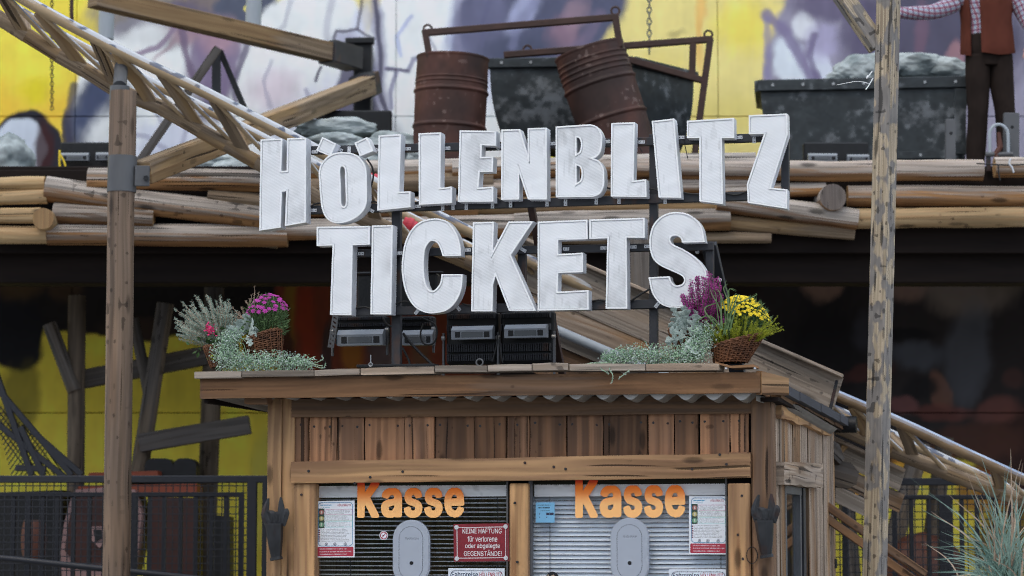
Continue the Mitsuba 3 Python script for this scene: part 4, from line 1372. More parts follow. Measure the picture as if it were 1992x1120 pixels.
Cout = curve([(845, 424.5), (820, 430), (800, 447), (787, 475), (782, 510), (783, 540), (790, 570), (805, 595), (825, 607), (845, 609), (870, 603), (888, 585), (898, 560), (900, 533), (859, 533), (857, 548), (850, 560), (841, 565.5), (832, 560), (826, 540), (824.5, 510), (827, 485), (835, 471), (843, 468.5), (852, 474), (858, 488), (861, 498), (897, 497.5), (895, 475), (887, 452), (872, 432), (858, 426)], (13, 14, 26, 27))
Sout = curve([(1470, 38), (1580, 54), (1670, 110), (1735, 200), (1766, 350), (1530, 356), (1515, 310), (1470, 283), (1420, 295), (1408, 335), (1440, 375), (1540, 422), (1640, 485), (1720, 560), (1775, 650), (1792, 730), (1780, 820), (1740, 910), (1670, 980), (1580, 1020), (1490, 1035), (1395, 1028), (1300, 985), (1220, 880), (1182, 716), (1402, 705), (1420, 760), (1462, 797), (1520, 790), (1550, 755), (1540, 715), (1490, 680), (1400, 640), (1300, 592), (1230, 525), (1195, 420), (1193, 305), (1225, 185), (1295, 98), (1380, 52)], (4, 5, 24, 25))
LET = [
    ('H', [(Z1([(40, 118), (277, 108), (264, 462), (324, 458), (330, 104), (535, 100), (533, 1022), (305, 1062), (320, 680), (272, 690), (258, 1078), (26, 1112)]), [])]),
    ('Ö', [(Z1(Oout), [Z1(Oin)]), (Z1([(712, 90), (862, 165), (800, 302), (646, 238)]), []), (Z1([(1062, 155), (1196, 93), (1268, 245), (1122, 302)]), [])]),
    ('L', [(Z2([(93, 186), (338, 173), (318, 800), (440, 793), (440, 968), (78, 1004)]), [])]),
    ('L', [(Z2([(528, 163), (772, 153), (765, 757), (892, 743), (892, 922), (533, 942)]), [])]),
    ('E', [(Z2([(976, 130), (1372, 138), (1372, 300), (1218, 292), (1212, 420), (1342, 418), (1337, 582), (1195, 585), (1180, 755), (1342, 743), (1342, 908), (957, 910)]), [])]),
    ('N', [(Z3([(86, 178), (287, 173), (374, 445), (373, 163), (580, 158), (582, 940), (375, 938), (281, 655), (280, 940), (83, 944)]), [])]),
    ('B', [(Z3(Bout), [Z3(curve([(905, 265), (935, 275), (954, 335), (940, 415), (905, 442)], (0, 4))), Z3(curve([(905, 568), (945, 590), (960, 655), (948, 728), (905, 762)], (0, 4)))])]),
    ('L', [(Z4([(106, 136), (364, 126), (350, 762), (487, 748), (492, 942), (103, 936)]), [])]),
    ('I', [(Z4([(548, 113), (792, 86), (868, 950), (623, 946)]), [])]),
    ('T', [(Z5([(36, 138), (547, 106), (550, 327), (415, 327), (428, 1047), (170, 1015), (170, 327), (36, 327)]), [])]),
    ('Z', [(Z5([(710, 78), (1127, 60), (1132, 290), (950, 867), (1128, 885), (1125, 1097), (698, 1032), (688, 828), (875, 282), (710, 284)]), [])]),
    ('T', [(Z6([(63, 118), (642, 108), (642, 312), (455, 318), (440, 1080), (208, 1077), (235, 320), (63, 327)]), [])]),
    ('I', [(Z6([(666, 103), (892, 98), (875, 1072), (648, 1070)]), [])]),
    ('C', [(Cout, [])]),
    ('K', [(Z7([(393, 68), (622, 63), (610, 380), (780, 60), (1052, 56), (805, 425), (1078, 1033), (785, 1033), (640, 655), (612, 745), (606, 1038), (373, 1038)]), [])]),
    ('E', [(Z8([(33, 138), (547, 118), (552, 320), (245, 328), (245, 475), (502, 460), (502, 662), (245, 672), (240, 865), (560, 848), (562, 1052), (33, 1062)]), [])]),
    ('T', [(Z8([(568, 116), (1142, 98), (1142, 307), (955, 305), (962, 1042), (738, 1042), (755, 310), (568, 320)]), [])]),
    ('S', [(Z8(Sout), [])]),
]


def to_booth(pts, d=LD):
    return [bf(x, y, d) for x, y in pts]


for ch, pieces in LET:
    poly = unary_union([Polygon(to_booth(o), [to_booth(h) for h in hs]).buffer(0) for o, hs in pieces])
    key = None
    body = poly.buffer(-.0006)
    inner = poly.buffer(-.0105, join_style=2)
    ring = poly.difference(inner)
    # the tray: side walls as deep as the letter, then back plate
    shell = poly.difference(poly.buffer(-.004, join_style=2))
    m = cat([bprism(shell, LD + .004, LD + .10), bprism(body, LD + .1005, LD + .104)])
    key = add('letter', m, 'letter_return', sgn, label=f'white letter {ch}')
    add('rim', bprism(ring, LD - .004, LD + .0038), 'white_trim', key)
    add('face', bprism(poly.buffer(-.0128, join_style=2), LD + .003, LD + .0085), 'letter_face', key)

# frame
FD0, FD1 = LD + .115, LD + .165


def fbar(x0, y0, x1, y1, th, name='frame_bar', d0=FD0, d1=FD1):
    d = (d0 + d1) / 2
    a, b = BF(x0, y0, d), BF(x1, y1, d)
    return add(name, beam(a, b, d1 - d0, th * 17.2 / F, bevel=.003), 'charcoal', sgn)


fbar(545, 294, 1100, 281, 16); fbar(1101, 281, 1536, 266, 16)
fbar(545, 411, 1000, 396, 17); fbar(1001, 396, 1536, 379, 17)
fbar(650, 494, 1388, 479, 15)
fbar(660, 608, 1330, 590, 17)
for (x, y0, y1, th, dd) in [(772, 405, 760, 18, .052), (1272, 262, 760, 16, .052), (1016, 494, 604, 16, .051), (1528, 258, 388, 15, .051), (1381, 470, 610, 15, .051), (562, 290, 416, 15, .051)]:
    a, b = BF(x, y0, FD0 + dd + .02), BF(x, y1, FD0 + dd + .02)
    add('frame_post', beam(a, b, .05, th * 17.2 / F, up=BU, bevel=.003), 'charcoal', sgn)
a, b = BF(1033, 400, .42), BF(1100, 760, 1.0)
add('back_stay', beam(a, b, .045, .045, up=BU, bevel=.003), 'rusty_tube', sgn)
a, b = BF(1379, 474, .42), BF(1436, 730, 1.1)
add('back_stay', beam(a, b, .05, .10, up=BU, bevel=.003), 'charcoal', sgn)
for (x, y) in [(1356, 490), (1400, 544)]:
    c = BF(x, y, .39)
    add('bolt', tube([c - BB * .01, c + BB * .02], .012, 10), 'galv', sgn)
BR = [(612, 295, 0), (610, 409, 0), (661, 291, -25), (679, 291, 90), (722, 409, -30), (793, 289, 0), (813, 401, 0), (870, 288, 0), (861, 404, 90), (881, 402, 90), (907, 402, 90), (958, 399, 90), (971, 286, 45),
      (993, 397, 90), (1064, 395, 90), (1074, 279, 0), (1100, 394, 90), (1160, 391, 90), (1181, 275, 0), (1204, 390, 90), (1248, 276, 0), (1294, 390, 90), (1325, 267, 0), (1438, 267, 0), (1467, 272, 90), (730, 293, 35),
      (702, 493, 0), (776, 492, 0), (910, 486, 0), (811, 606, 50), (891, 599, -50), (1018, 486, -30), (1101, 484, 0), (1174, 482, 0), (1232, 480, 0), (1259, 479, 0), (1278, 593, 50)]
for (x, y, a) in BR:
    c = np.array(bf(x, y, FD0 - .006))
    an = math.radians(a)
    ln = LineString([c - np.array([math.cos(an), math.sin(an)]) * .021, c + np.array([math.cos(an), math.sin(an)]) * .021])
    poly = ln.buffer(.011, cap_style=2)
    for s in (-.25, .3):
        q = c + np.array([math.cos(an), math.sin(an)]) * .042 * s
        poly = poly.difference(Point(*q).buffer(.0038, 6))
    add('bracket', bprism(poly, FD0 - .006, FD0 - .0015), 'galv', sgn)


def cab(pts, r=.006, d=LD + .10, name='cable'):
    s = spline(pts, 6)
    return add(name, tube([BF(x, y, d) for x, y in s], r, 6), 'cable', sgn, smooth=True)


cab([(714, 309), (724, 325), (726, 345), (721, 365), (716, 385)])
cab([(604, 402), (612, 397), (622, 395), (640, 398)]); cab([(716, 396), (728, 392), (742, 398)]); cab([(803, 395), (816, 392), (830, 385)])
cab([(1177, 364), (1190, 367), (1200, 366)]); cab([(1258, 366), (1272, 368), (1283, 372)]); cab([(1326, 374), (1345, 377), (1362, 378)]); cab([(1406, 374), (1430, 379), (1455, 372)])
cab([(1142, 590), (1160, 584), (1182, 585)], .007); cab([(1224, 588), (1245, 573), (1268, 560)], .007); cab([(690, 600), (710, 597), (725, 602)]); cab([(765, 593), (785, 586), (800, 588)]); cab([(898, 590), (912, 594), (925, 592)])
cab([(963, 390), (968, 386), (974, 392)], .005); cab([(1330, 270), (1334, 290), (1338, 308)], .003); cab([(1244, 287), (1250, 296)], .003)

# ------------------------------------------------------------------ floodlights
fgr = 'black finned floodlights'


def flood(x0, x1, y0, y1, drv, d, lab, tilt=0., Y=None, fins=True, brackets=True, third=True):
    k = thing('floodlight', lab, 'floodlight', None)
    pt = (lambda x, y, dd: BF(x, y, d + dd)) if Y is None else (lambda x, y, dd: P(x, y, Y + dd))
    ax = [BU, BB, BZ] if Y is None else np.eye(3)
    A, B = pt(x0, y1, .06), pt(x1, y0, .06)
    c = (A + B) / 2
    hw, hh = abs((B - A) @ ax[0]) / 2, abs(B[2] - A[2]) / 2
    px = 2 * hw / (x1 - x0)
    add('housing', cbox(c + ax[1] * .05, ax, [hw, .045, hh], .012), 'black', k)
    if fins:
        rows = []
        for (fy, fh) in ((y0 + (y1 - y0) * .03, .10), (y0 + (y1 - y0) * .24, .12), (y0 + (y1 - y0) * .60, .16), (y0 + (y1 - y0) * .80, .13)):
            zc = pt((x0 + x1) / 2, fy, 0)[2]
            n = int((x1 - x0) / 3.6)
            for i in range(n):
                xx = c + ax[0] * (-hw * .94 + 2 * hw * .94 * (i + .5) / n)
                xx = np.array([xx[0], xx[1], zc - fh * hh])
                rows.append(cbox(xx - ax[1] * .01, ax, [px * .75, .03, fh * hh], .001))
        add('cooling_fins', cat(rows), 'charcoal', k, kind='stuff')
    for (a, b, t, bt) in drv:
        A, B = pt(a, bt, -.05), pt(b, t, -.05)
        cc = (A + B) / 2
        w, h = abs((B - A) @ ax[0]) / 2, abs(B[2] - A[2]) / 2
        v = []
        for s in (-1, 1):
            for (dd, z) in ((-.03, -h), (-.035, h * .35), (.0, h), (.04, h), (.04, -h)):
                v.append(cc + ax[0] * w * s + ax[1] * dd + np.array([0, 0, z]))
        f = []
        for i in range(5):
            j = (i + 1) % 5
            f += [[i, j, 5 + j], [i, 5 + j, 5 + i]]
        f += [[0, 2, 1], [0, 3, 2], [0, 4, 3], [5, 6, 7], [5, 7, 8], [5, 8, 9]]
        m = mk(v, f); m.fix_normals()
        dk = add('driver_box', m, 'driver', k)
        for (p, q) in ((.10, .22), (.80, .93)):
            add('print', cbox(cc + ax[0] * w * (p + q - 1) - ax[1] * .0345 - np.array([0, 0, h * .32]), ax, [w * (q - p), .0028, h * .42], .001), 'black', dk)
        add('print', cbox(cc + ax[0] * w * .02 - ax[1] * .034 - np.array([0, 0, h * .32]), ax, [w * .52, .0026, h * .40], .001), 'driver_print', dk)
    if brackets:
        for s in (-1, 1):
            q = c + ax[0] * (hw + .012) * s
            add('bracket', beam(q + np.array([0, 0, hh * .2]) - ax[1] * .02, np.array([q[0], q[1], c[2] - hh * (1.75 if Y is None else 1.2)]) - ax[1] * .02, .012, .03, up=ax[1], bevel=.002), 'grey_steel', k)
            e = q - ax[1] * .03
            add('bolt', tube([e - ax[0] * .012 * s, e + ax[0] * .012 * s], .014, 8), 'bolt', k)
    return k


flood(652, 752, 614, 672, [(658, 747, 640, 673)], .62, 'black floodlight under the T of the lower row, leftmost of the roof floodlights')
flood(776, 842, 614, 668, [(784, 844, 641, 672)], .66, 'black floodlight under the C, second from the left on the roof')
flood(868, 968, 606, 709, [(880, 960, 633, 661)], .55, 'black finned floodlight under the K, third from the left on the roof')
flood(974, 1076, 604, 708, [(983, 1064, 630, 658)], .55, 'black finned floodlight under the E, rightmost on the roof')
k = thing('led_panel', 'black glass fronted lamp housing behind the letters TIC', 'lamp')
add('housing', cbox((BF(690, 612, .9) + BF(862, 532, .9)) / 2, [BU, BB, BZ], [.29, .05, .135], .012), 'black', k)
add('top_edge', beam(BF(690, 531, .86), BF(862, 529, .86), .03, .012), 'charcoal', k)
for ci, (pts, r) in enumerate([([(745, 618), (752, 630), (764, 636)], .008), ([(784, 648), (806, 675), (848, 716)], .010), ([(783, 676), (795, 700), (798, 716)], .008), ([(820, 618), (845, 630), (850, 650), (842, 668), (824, 668), (818, 650), (823, 630)], .006), ([(958, 704), (966, 670), (968, 650)], .006), ([(978, 706), (974, 680), (972, 655)], .006)]):
    k = thing('power_cable', ['black cable from the lower frame bar to the second roof floodlight', 'long thick black cable slanting down to the roof right of the left sign post', 'black cable dropping steeply to the roof beside the left sign post', 'black cable looped in a ring at the second roof floodlight', 'black cable hanging to the roof between the two right floodlights, on the left', 'black cable hanging to the roof between the two right floodlights, on the right'][ci], 'cable', 'cables of the roof floodlights')
    s = spline(pts, 6)
    add(k, tube([BF(x, y, .5) for x, y in s], r, 6), 'cable', smooth=True)
k = thing('slotted_bracket', 'grey slotted metal strip standing at the left end of the roof floodlights', 'bracket')
a, b = BF(653, 612, .5), BF(643, 676, .5)
sl = unary_union([LineString([(0, 0), (0, .22)]).buffer(.022, cap_style=2)]).difference(unary_union([LineString([(-.008, .02 + i * .03), (.008, .028 + i * .03)]).buffer(.005) for i in range(7)]))
add(k, prism(sl, b, unit(np.cross(unit(a - b), BB)), unit(a - b), BB, 0, .006), 'grey_steel')
k = thing('floor_strip', 'dark strip with a standing eye bolt on the roof left of the centre', 'fitting')
add('strip', beam(BF(698, 713, .3), BF(850, 711, .3), .12, .02), 'black', k)
a = BF(721, 712, .2)
add('pin', tube([a, a + BZ * .075], .004, 6), 'bolt', k)
add('eye', tube([BF(721, 709, .19) + BU * .012 * math.cos(t) + BZ * .012 * math.sin(t) for t in np.linspace(0, 6.28, 14)], .004, 6, False), 'bolt', k)
k = thing('cable_ring', 'small grey coiled cable ring on the roof edge in front of the right floodlights', 'coil')
add(k, tube([BF(933, 708, -.1) + BU * .022 * math.cos(t) + BZ * (.022 * math.sin(t) + .010) for t in np.linspace(0, 6.28, 22)], .0055, 8, False), 'grey_steel', smooth=True)
# lights up on the gallery
flood(116, 214, 276, 344, [(119, 173, 297, 313), (187, 212, 296, 312)], 0, 'black floodlight with silver driver boxes behind the tall front pole, on the gallery', Y=21.8, fins=False, brackets=False)
flood(614, 762, 214, 258, [], 0, 'long low black floodlight behind the boulders in the middle of the gallery', Y=22.3, fins=False, brackets=False)
flood(1564, 1690, 276, 316, [(1572, 1628, 298, 314), (1648, 1690, 300, 316)], 0, 'low black floodlight with silver boxes in front of the right mine cart', Y=21.6, fins=False, brackets=False)
k = thing('yellow_cable', 'loose yellow cables hanging beside the floodlight at the left end of the gallery', 'cable', kind='thing')
for sp_s in [[(116 + (3 * i if y > 340 else 0), y) for y in (292, 318, 346)] for i in range(3)] + [[(117, 300), (126, 318), (131, 344)]]:
    add('strand', tube([P(x, y, 21.52) for x, y in spline(sp_s, 5)], .010, 6), 'cable_yellow', k, smooth=True)
# ------------------------------------------------------------------ board chute behind the sign
ch = thing('board_chute', 'grey brown boarded chute of long planks slanting down behind the booth roof', 'chute')


def slantboard(x0, y0, x1, y1, w, Y0, Y1, pid, name='plank', dz=0., th=.04, kk=None):
    "plank whose top edge runs from pixel x0,y0 to x1,y1; w is its height in pixels measured upright"
    p0, p1 = P(x0, y0, Y0), P(x1, y1, Y1)
    h0, h1 = w * Y0 / F, w * Y1 / F
    n = np.array([0, 1.0, 0])
    s = unit((p1 - p0) * np.array([1, 1, 0]))
    L = np.linalg.norm((p1 - p0)[:2])
    n = np.cross(s, BZ) * -1
    # square-cut end
    dzz = p1[2] - p0[2]
    ex = .30 * w * Y1 / F
    poly = Polygon([(0, 0), (0, -h0), (L - ex * .95, dzz - h1 + ex * .42), (L, dzz)])
    return add(name, wooden(prism(poly, p0, s, BZ, n, 0, th), p1 - p0, pid, kk), 'wood', ch)


slantboard(985, 452, 1640, 735, 96, 19.30, 18.90, 10)
slantboard(985, 550, 1560, 792, 52, 19.32, 18.95, 7)
slantboard(985, 604, 1500, 822, 26, 19.26, 18.95, 10)
slantboard(985, 632, 1500, 850, 70, 19.33, 18.97, 9)
a, b = P(985, 449, 19.26), P(1640, 732, 18.86)
add('top_rail', wooden(beam(a, b, .09, .026), b - a, 10), 'wood', ch)
a, b = P(985, 600, 19.2), P(1480, 812, 18.92)
add('pipe', tube([a, b], .036, 12), 'pipe_grey', ch, smooth=40)
a, b = P(1629, 740, 18.93), P(1612, 812, 18.93)
add('end_batten', beam(a, b, .06, .022, up=BU), 'iron', ch)
for i in range(6):
    x = 1030 + i * 108
    p = P(x, 475 + (x - 985) * .432 + 8, 19.36)
    add('rib', wooden(beam(p, p - np.array([0, 0, .62]), .05, .06, up=(1, 0, 0)), BZ, 9), 'wood', ch)
# its lower run beside the booth
c2 = thing('board_chute', 'short boarded chute with a pale top edge just right of the booth', 'chute')
ch = c2
slantboard(1600, 846, 1760, 920, 40, 19.95, 19.9, 10)
slantboard(1600, 889, 1760, 962, 40, 19.97, 19.92, 7)
slantboard(1600, 931, 1700, 978, 34, 19.95, 19.92, 10)
a, b = P(1600, 842, 19.9), P(1760, 916, 19.86)
add('top_rail', wooden(beam(a, b, .08, .03), b - a, 10), 'wood', c2)
a, b = P(1628, 884, 19.9), P(1650, 862, 19.9)
add('cleat', wooden(beam(a, b, .05, .04), b - a, 11), 'wood', c2)
k = thing('log_end', 'dark stubby timber end with a faceted tip poking out right of the booth', 'timber')
v0, v1 = P(1600, 905, 19.4), P(1655, 930, 19.4)
add(k, wooden(cat([prism(Polygon([(0, .06), (.21, .02), (.27, -.05), (.25, -.14), (.20, -.17), (.12, -.16), (0, -.11)]), v0, np.array([1.0, 0, 0]), BZ, np.array([0, 1.0, 0]), 0, .2)]), (1, 0, -.3), 5), 'wood')
k = thing('log_end', 'dark bent timber tip close against the booth rear corner below the gutter', 'timber')
add(k, wooden(cat([prism(Polygon([(0, .10), (.06, .06), (.10, -.04), (.06, -.09), (0, -.02)]), P(1617, 880, 19.35), np.array([1.0, 0, 0]), BZ, np.array([0, 1.0, 0]), 0, .14)]), (1, 0, -1), 5), 'wood')
k = thing('sloping_board', 'long brown double board slanting down behind the painted post, low at the right', 'board')
for (x0, y0, x1, y1, w) in [(1600, 978, 1800, 1118, 20), (1600, 1002, 1800, 1144, 20)]:
    p0, p1 = P(x0, y0, 19.2), P(x1, y1, 19.2)
    add('plank', wooden(beam(p0, p1, .05, w * .8 * 19.2 / F), p1 - p0, 9), 'wood', k)

# ------------------------------------------------------------------ painted square post
pp = thing('painted_post', 'tall square timber post with patchy slate and tan paint, in front at the right', 'post')
a, b = P(1700, 1180, 17.4), P(1729, -30, 17.4)
rr_ = math.radians(-27)
axx = np.array([math.cos(rr_), math.sin(rr_), 0]) * 1.0
# right face shows: turn so that the right side looks at the camera
axx = np.array([math.cos(math.radians(37)), -math.sin(math.radians(37)), 0])
t_ = unit(b - a)
s_ = unit(axx - t_ * (axx @ t_))
n_ = np.cross(t_, s_)
a0 = a - t_ * (a[2] - .004) / t_[2]
add('shaft', wooden(cbox((a0 + b) / 2, [t_, s_, n_], [np.linalg.norm(b - a0) / 2, .062, .062], .007), t_, 6), 'post_paint', pp)
b0, b1 = P(1624, -30, 17.45), P(1708, 92, 17.45)
add('brace', wooden(beam(b0, b1, .10, .115, up=(.6, .3, .7), bevel=.007), b1 - b0, 6), 'post_paint', pp)
for pts in [[(1697, 138), (1686, 152), (1688, 146)], [(1698, 152), (1690, 166), (1684, 174)], [(1690, 162), (1670, 158), (1648, 161), (1628, 165)]]:
    add('zip_tie', tube([P(x, y, 17.33) for x, y in spline(pts, 5)], [.004 if len(pts) == 3 else .002] * (5 * (len(pts) - 1) + 1), 6), 'white_trim', pp)

# ------------------------------------------------------------------ barrels and tube frames on the gallery
def barrel(top, bot, r, lab, rings, Y):
    k = thing('rusty_barrel', lab, 'barrel')
    ax = bot - top
    L = np.linalg.norm(ax)
    ax = ax / L
    prof = [(0, r * .93), (0, r * 1.0), (.012, r * 1.015), (.024, r * 1.0), (.03, r * .99)]
    s = .03
    for (c, w, h) in rings:
        for t in np.linspace(-1, 1, 9):
            prof.append((c + t * w, r * .99 + h * math.cos(t * math.pi / 2) ** 2))
    prof += [(L - .03, r * .99), (L - .015, r * 1.015), (L, r), (L, r * .9)]
    prof = sorted(prof, key=lambda q: q[0]) if False else prof
    b = unit(np.cross(ax, [0, 1.0, 0])); c = np.cross(ax, b)
    n = 56
    an = np.arange(n) * 2 * np.pi / n
    v = []
    j = rng.random() * 50
    for (h, q) in prof:
        dent = (meshkit.noise(np.stack([np.cos(an) * 2 + j, np.sin(an) * 2, an * 0 + h * 3], 1)) - .5) * .012
        v.append(top + ax * h + (q + dent)[:, None] * (np.cos(an)[:, None] * b + np.sin(an)[:, None] * c))
    v = np.vstack(v)
    f = []
    m = len(prof)
    for i in range(m - 1):
        for q in range(n):
            q2 = (q + 1) % n
            f += [[i * n + q, i * n + q2, (i + 1) * n + q2], [i * n + q, (i + 1) * n + q2, (i + 1) * n + q]]
    body = mk(v, f)
    if body.face_normals[(m // 2) * 2 * n] @ (body.triangles_center[(m // 2) * 2 * n] - (top + ax * L / 2)) < 0: body.invert()
    add('body', body, 'rust', k, smooth=50)
    lid = tube([top + ax * .02, top + ax * .028], r * .985, 40)
    add('lid', lid, 'rust', k)
    add('base', tube([bot - ax * .02, bot - ax * .012], r * .985, 40), 'rust', k)
    return k


yb = 21.75
barrel(P(881, 112, yb), P(871, 320, yb), .305, 'rusty oil drum standing upright at the left behind the letters', [(.20, .012, .006), (.235, .012, .006), (.30, .026, .014), (.60, .026, .014)], yb)
barrel(P(1145, 97, yb - .05), P(1216, 320, yb - .05), .30, 'rusty oil drum leaning to the left behind the letters', [(.10, .016, .008), (.145, .016, .008), (.19, .016, .008), (.235, .016, .008), (.315, .026, .015), (.62, .026, .015)], yb)


def frame(segs, rings, Y, lab, w=.055):
    k = thing('tube_frame', lab, 'frame')
    for (x0, y0, x1, y1) in segs:
        a, b = P(x0, y0, Y), P(x1, y1, Y)
        add('bar', beam(a, b, w, w, up=(0, 1, 0), bevel=.006), 'rusty_tube', k)
    for (x, y) in rings:
        c = P(x, y, Y)
        an = np.linspace(0, 2 * np.pi, 24)
        add('ring', tube([c + np.array([.034 * math.cos(t), 0, .034 * math.sin(t)]) for t in an], .009, 8, False), 'rusty_tube', k, smooth=True)
    return k


frame([(836, 112, 826, 58), (823, 64, 1204, 33), (1197, 32, 1206, 92)], [(832, 56), (1197, 21)], 21.55, 'rusty square tube frame with ring lugs spanning from upright drum to leaning drum')
frame([(980, 107, 1386, 76), (1382, 74, 1350, 312), (1348, 84, 1346, 156), (1222, 116, 1374, 158)], [(1378, 67), (1026, 96)], 22.0, 'lower rusty tube frame with legs, in front of the left mine cart')

# ------------------------------------------------------------------ mine carts
def cartmesh(corners, ztop, zbot, taper, lip, parent, bolts, round_=.0, extra=None):
    "tub from its four top corners (front left, front right, back right, back left)"
    c = np.array(corners)[:, :2]
    cen = c.mean(0)
    lev = [(ztop, 1.0), (ztop - lip, 1.0), (ztop - lip - .001, .975)]
    n = 7
    for i in range(1, n + 1):
        s = i / n
        lev.append((ztop - lip - (ztop - lip - zbot) * s, .975 - taper * (s ** (2.2 if round_ else 1))))
    v, f = [], []
    for (z, k) in lev:
        for q in c:
            # several points along each side give the dents something to bend
            pass
        ringp = []
        for i in range(4):
            a, b = c[i], c[(i + 1) % 4]
            for t in np.linspace(0, 1, 10, endpoint=False):
                ringp.append(cen + (a + (b - a) * t - cen) * k)
        ringp = np.array(ringp)
        d = (meshkit.noise(np.stack([ringp[:, 0] * 4, ringp[:, 1] * 4, ringp[:, 0] * 0 + z * 4], 1)) - .5) * .02
        v.append(np.stack([ringp[:, 0], ringp[:, 1] + d, ringp[:, 0] * 0 + z + d * .5], 1))
    N = 40
    v = np.vstack(v)
    for i in range(len(lev) - 1):
        for q in range(N):
            q2 = (q + 1) % N
            f += [[i * N + q, (i + 1) * N + q2, i * N + q2], [i * N + q, (i + 1) * N + q, (i + 1) * N + q2]]
    e = len(v)
    v = np.vstack([v, [[cen[0], cen[1], zbot]], [[cen[0], cen[1], ztop - .12]]])
    for q in range(N):
        f += [[(len(lev) - 1) * N + q, e, (len(lev) - 1) * N + (q + 1) % N], [q, (q + 1) % N, e + 1]]
    m = mk(v, f); m.fix_normals()
    add('tub', m, 'cart', parent)
    for i in range(4):
        a, b = c[i], c[(i + 1) % 4]
        s = unit(np.array([*(b - a), 0])); nn = np.cross(s, BZ)
        if nn[:2] @ ((a + b) / 2 - cen) < 0: nn = -nn
        L = np.linalg.norm(b - a)
        add('rim_band', beam(np.array([*a, ztop - lip / 2]) + nn * .014, np.array([*b, ztop - lip / 2]) + nn * .014, .03, lip, bevel=.008), 'cart', parent)
        nb = max(2, int(L / .24))
        for j in range(nb):
            q = np.array([*(a + (b - a) * (j + .5) / nb), ztop - lip * .5]) + nn * .03
            if i in (0, 1):
                add('bolt', tube([q, q + nn * .012], .014, 8), 'bolt', parent)
                q2 = np.array([*(cen + (a + (b - a) * (j + .5) / nb - cen) * (.975 - taper)), zbot + .05]) + nn * .012
                add('bolt', tube([q2, q2 + nn * .012], .013, 8), 'bolt', parent)
    for i in (0, 1):
        a, b = cen + (c[i] - cen) * (.985 - taper), cen + (c[(i + 1) % 4] - cen) * (.985 - taper)
        add('foot_band', beam(np.array([*a, zbot + .05]), np.array([*b, zbot + .05]), .03, .07, bevel=.008), 'cart', parent)
    for (i, j) in ((0, 1), (3, 2)):
        for t in (.22, .78):
            q = cen + (c[i] + (c[j] - c[i]) * t - cen) * .8
            p = np.array([*q, zbot - .06])
            s = unit(np.array([*(c[3] - c[0]), 0]))
            add('wheel', tube([p - s * .04, p + s * .04], .1, 20), 'iron', parent)


k = thing('mine_cart', 'dark riveted mine cart standing behind the two rusty drums', 'mine cart')
f0, f1, b1_ = P(948, 118, 22.35), P(1232, 106, 22.25), P(1354, 108, 23.0)
f0, f1, b1_ = [np.array([*q[:2], 0]) for q in (f0, f1, b1_)]
ztop = P(1100, 112, 22.3)[2]
cartmesh([f0, f1, b1_, b1_ + f0 - f1], ztop, P(1100, 262, 22.3)[2] - .1, .16, .085, k, True, round_=1)
k2 = thing('mine_cart', 'dark weathered mine cart loaded with pale rocks, behind the painted post', 'mine cart')
f0, f1 = P(1474, 158, 22.5), P(1888, 148, 22.3)
f0, f1 = [np.array([*q[:2], 0]) for q in (f0, f1)]
bk = np.array([.10, .9, 0])
zt2 = P(1680, 152, 22.4)[2]
cartmesh([f0, f1, f1 + bk, f0 + bk], zt2, P(1680, 300, 22.4)[2] - .06, .06, .10, k2, True)
for x in (1868,):
    a, b = P(x, 172, 22.28), P(x, 300, 22.28)
    add('corner_strap', beam(a, b, .10, .02, up=(0, 1, 0)), 'cart', k2)

# ------------------------------------------------------------------ rocks
def rock(c, r, lab, squash=(1, 1, 1), seed=0, sub=4, group=None):
    k = thing('boulder', lab, 'boulder', group)
    m = trimesh.creation.icosphere(sub, 1.0)
    v = np.array(m.vertices)
    d = 1 + .55 * (meshkit.fbm(v * 1.3 + seed * 9.1, 3) - .5) + .24 * (meshkit.fbm(v * 3.1 + seed * 3.3, 2) - .5) + .05 * (meshkit.fbm(v * 11 + seed, 2) - .5)
    v = v * d[:, None] * np.array(squash) * r + c
    add(k, mk(v, m.faces), 'rock', smooth=35)


for i, (x, y, Y, r, sq, lab) in enumerate([
        (18, 318, 21.9, .20, (1.1, 1, 1.25), 'grey green boulder at the far left end of the gallery'),
        (392, 322, 22.3, .22, (1.75, 1, .62), 'low grey green boulder under the long beam right of the tall front pole'),
        (462, 332, 22.0, .15, (1.5, 1, .7), 'small grey boulder beside the first letter of the sign'),
        (650, 250, 22.0, .20, (1.75, 1, .48), 'long flat pale boulder under the low middle floodlight'),
        (652, 278, 21.75, .17, (1.5, 1, .55), 'pale boulder lying in front of the long flat one, behind the second letter'),
        (765, 292, 21.8, .17, (1.5, 1, .9), 'grey boulder left of the upright drum, behind the third letter'),
        (836, 302, 21.6, .14, (1.4, 1, .9), 'grey boulder at the foot of the upright drum'),
        (716, 322, 21.7, .14, (1.4, 1, .6), 'low grey boulder showing between the second and third letters')]):
    rock(P(x, y, Y), r * 1.0, lab, sq, i)
for i, (x, y, r, sq, lab) in enumerate([(1672, 138, .17, (1.25, .9, .80), 'pale rock heaped in the right mine cart, left of the painted post'), (1722, 128, .15, (1.3, 1, .9), 'pale rock in the right mine cart, just behind the painted post'), (1785, 128, .17, (1.5, 1, .72), 'pale rock on top of the load right of the painted post'), (1838, 136, .15, (1.4, .9, .75), 'pale rock in the load nearest the person'), (1868, 146, .08, (1.6, 1, .7), 'small pale rock at the right corner of the cart load'), (1640, 150, .09, (1.6, 1, .6), 'small pale rock at the left foot of the cart load')]):
    rock(P(x, y, 22.75), r, lab, sq, 20 + i)

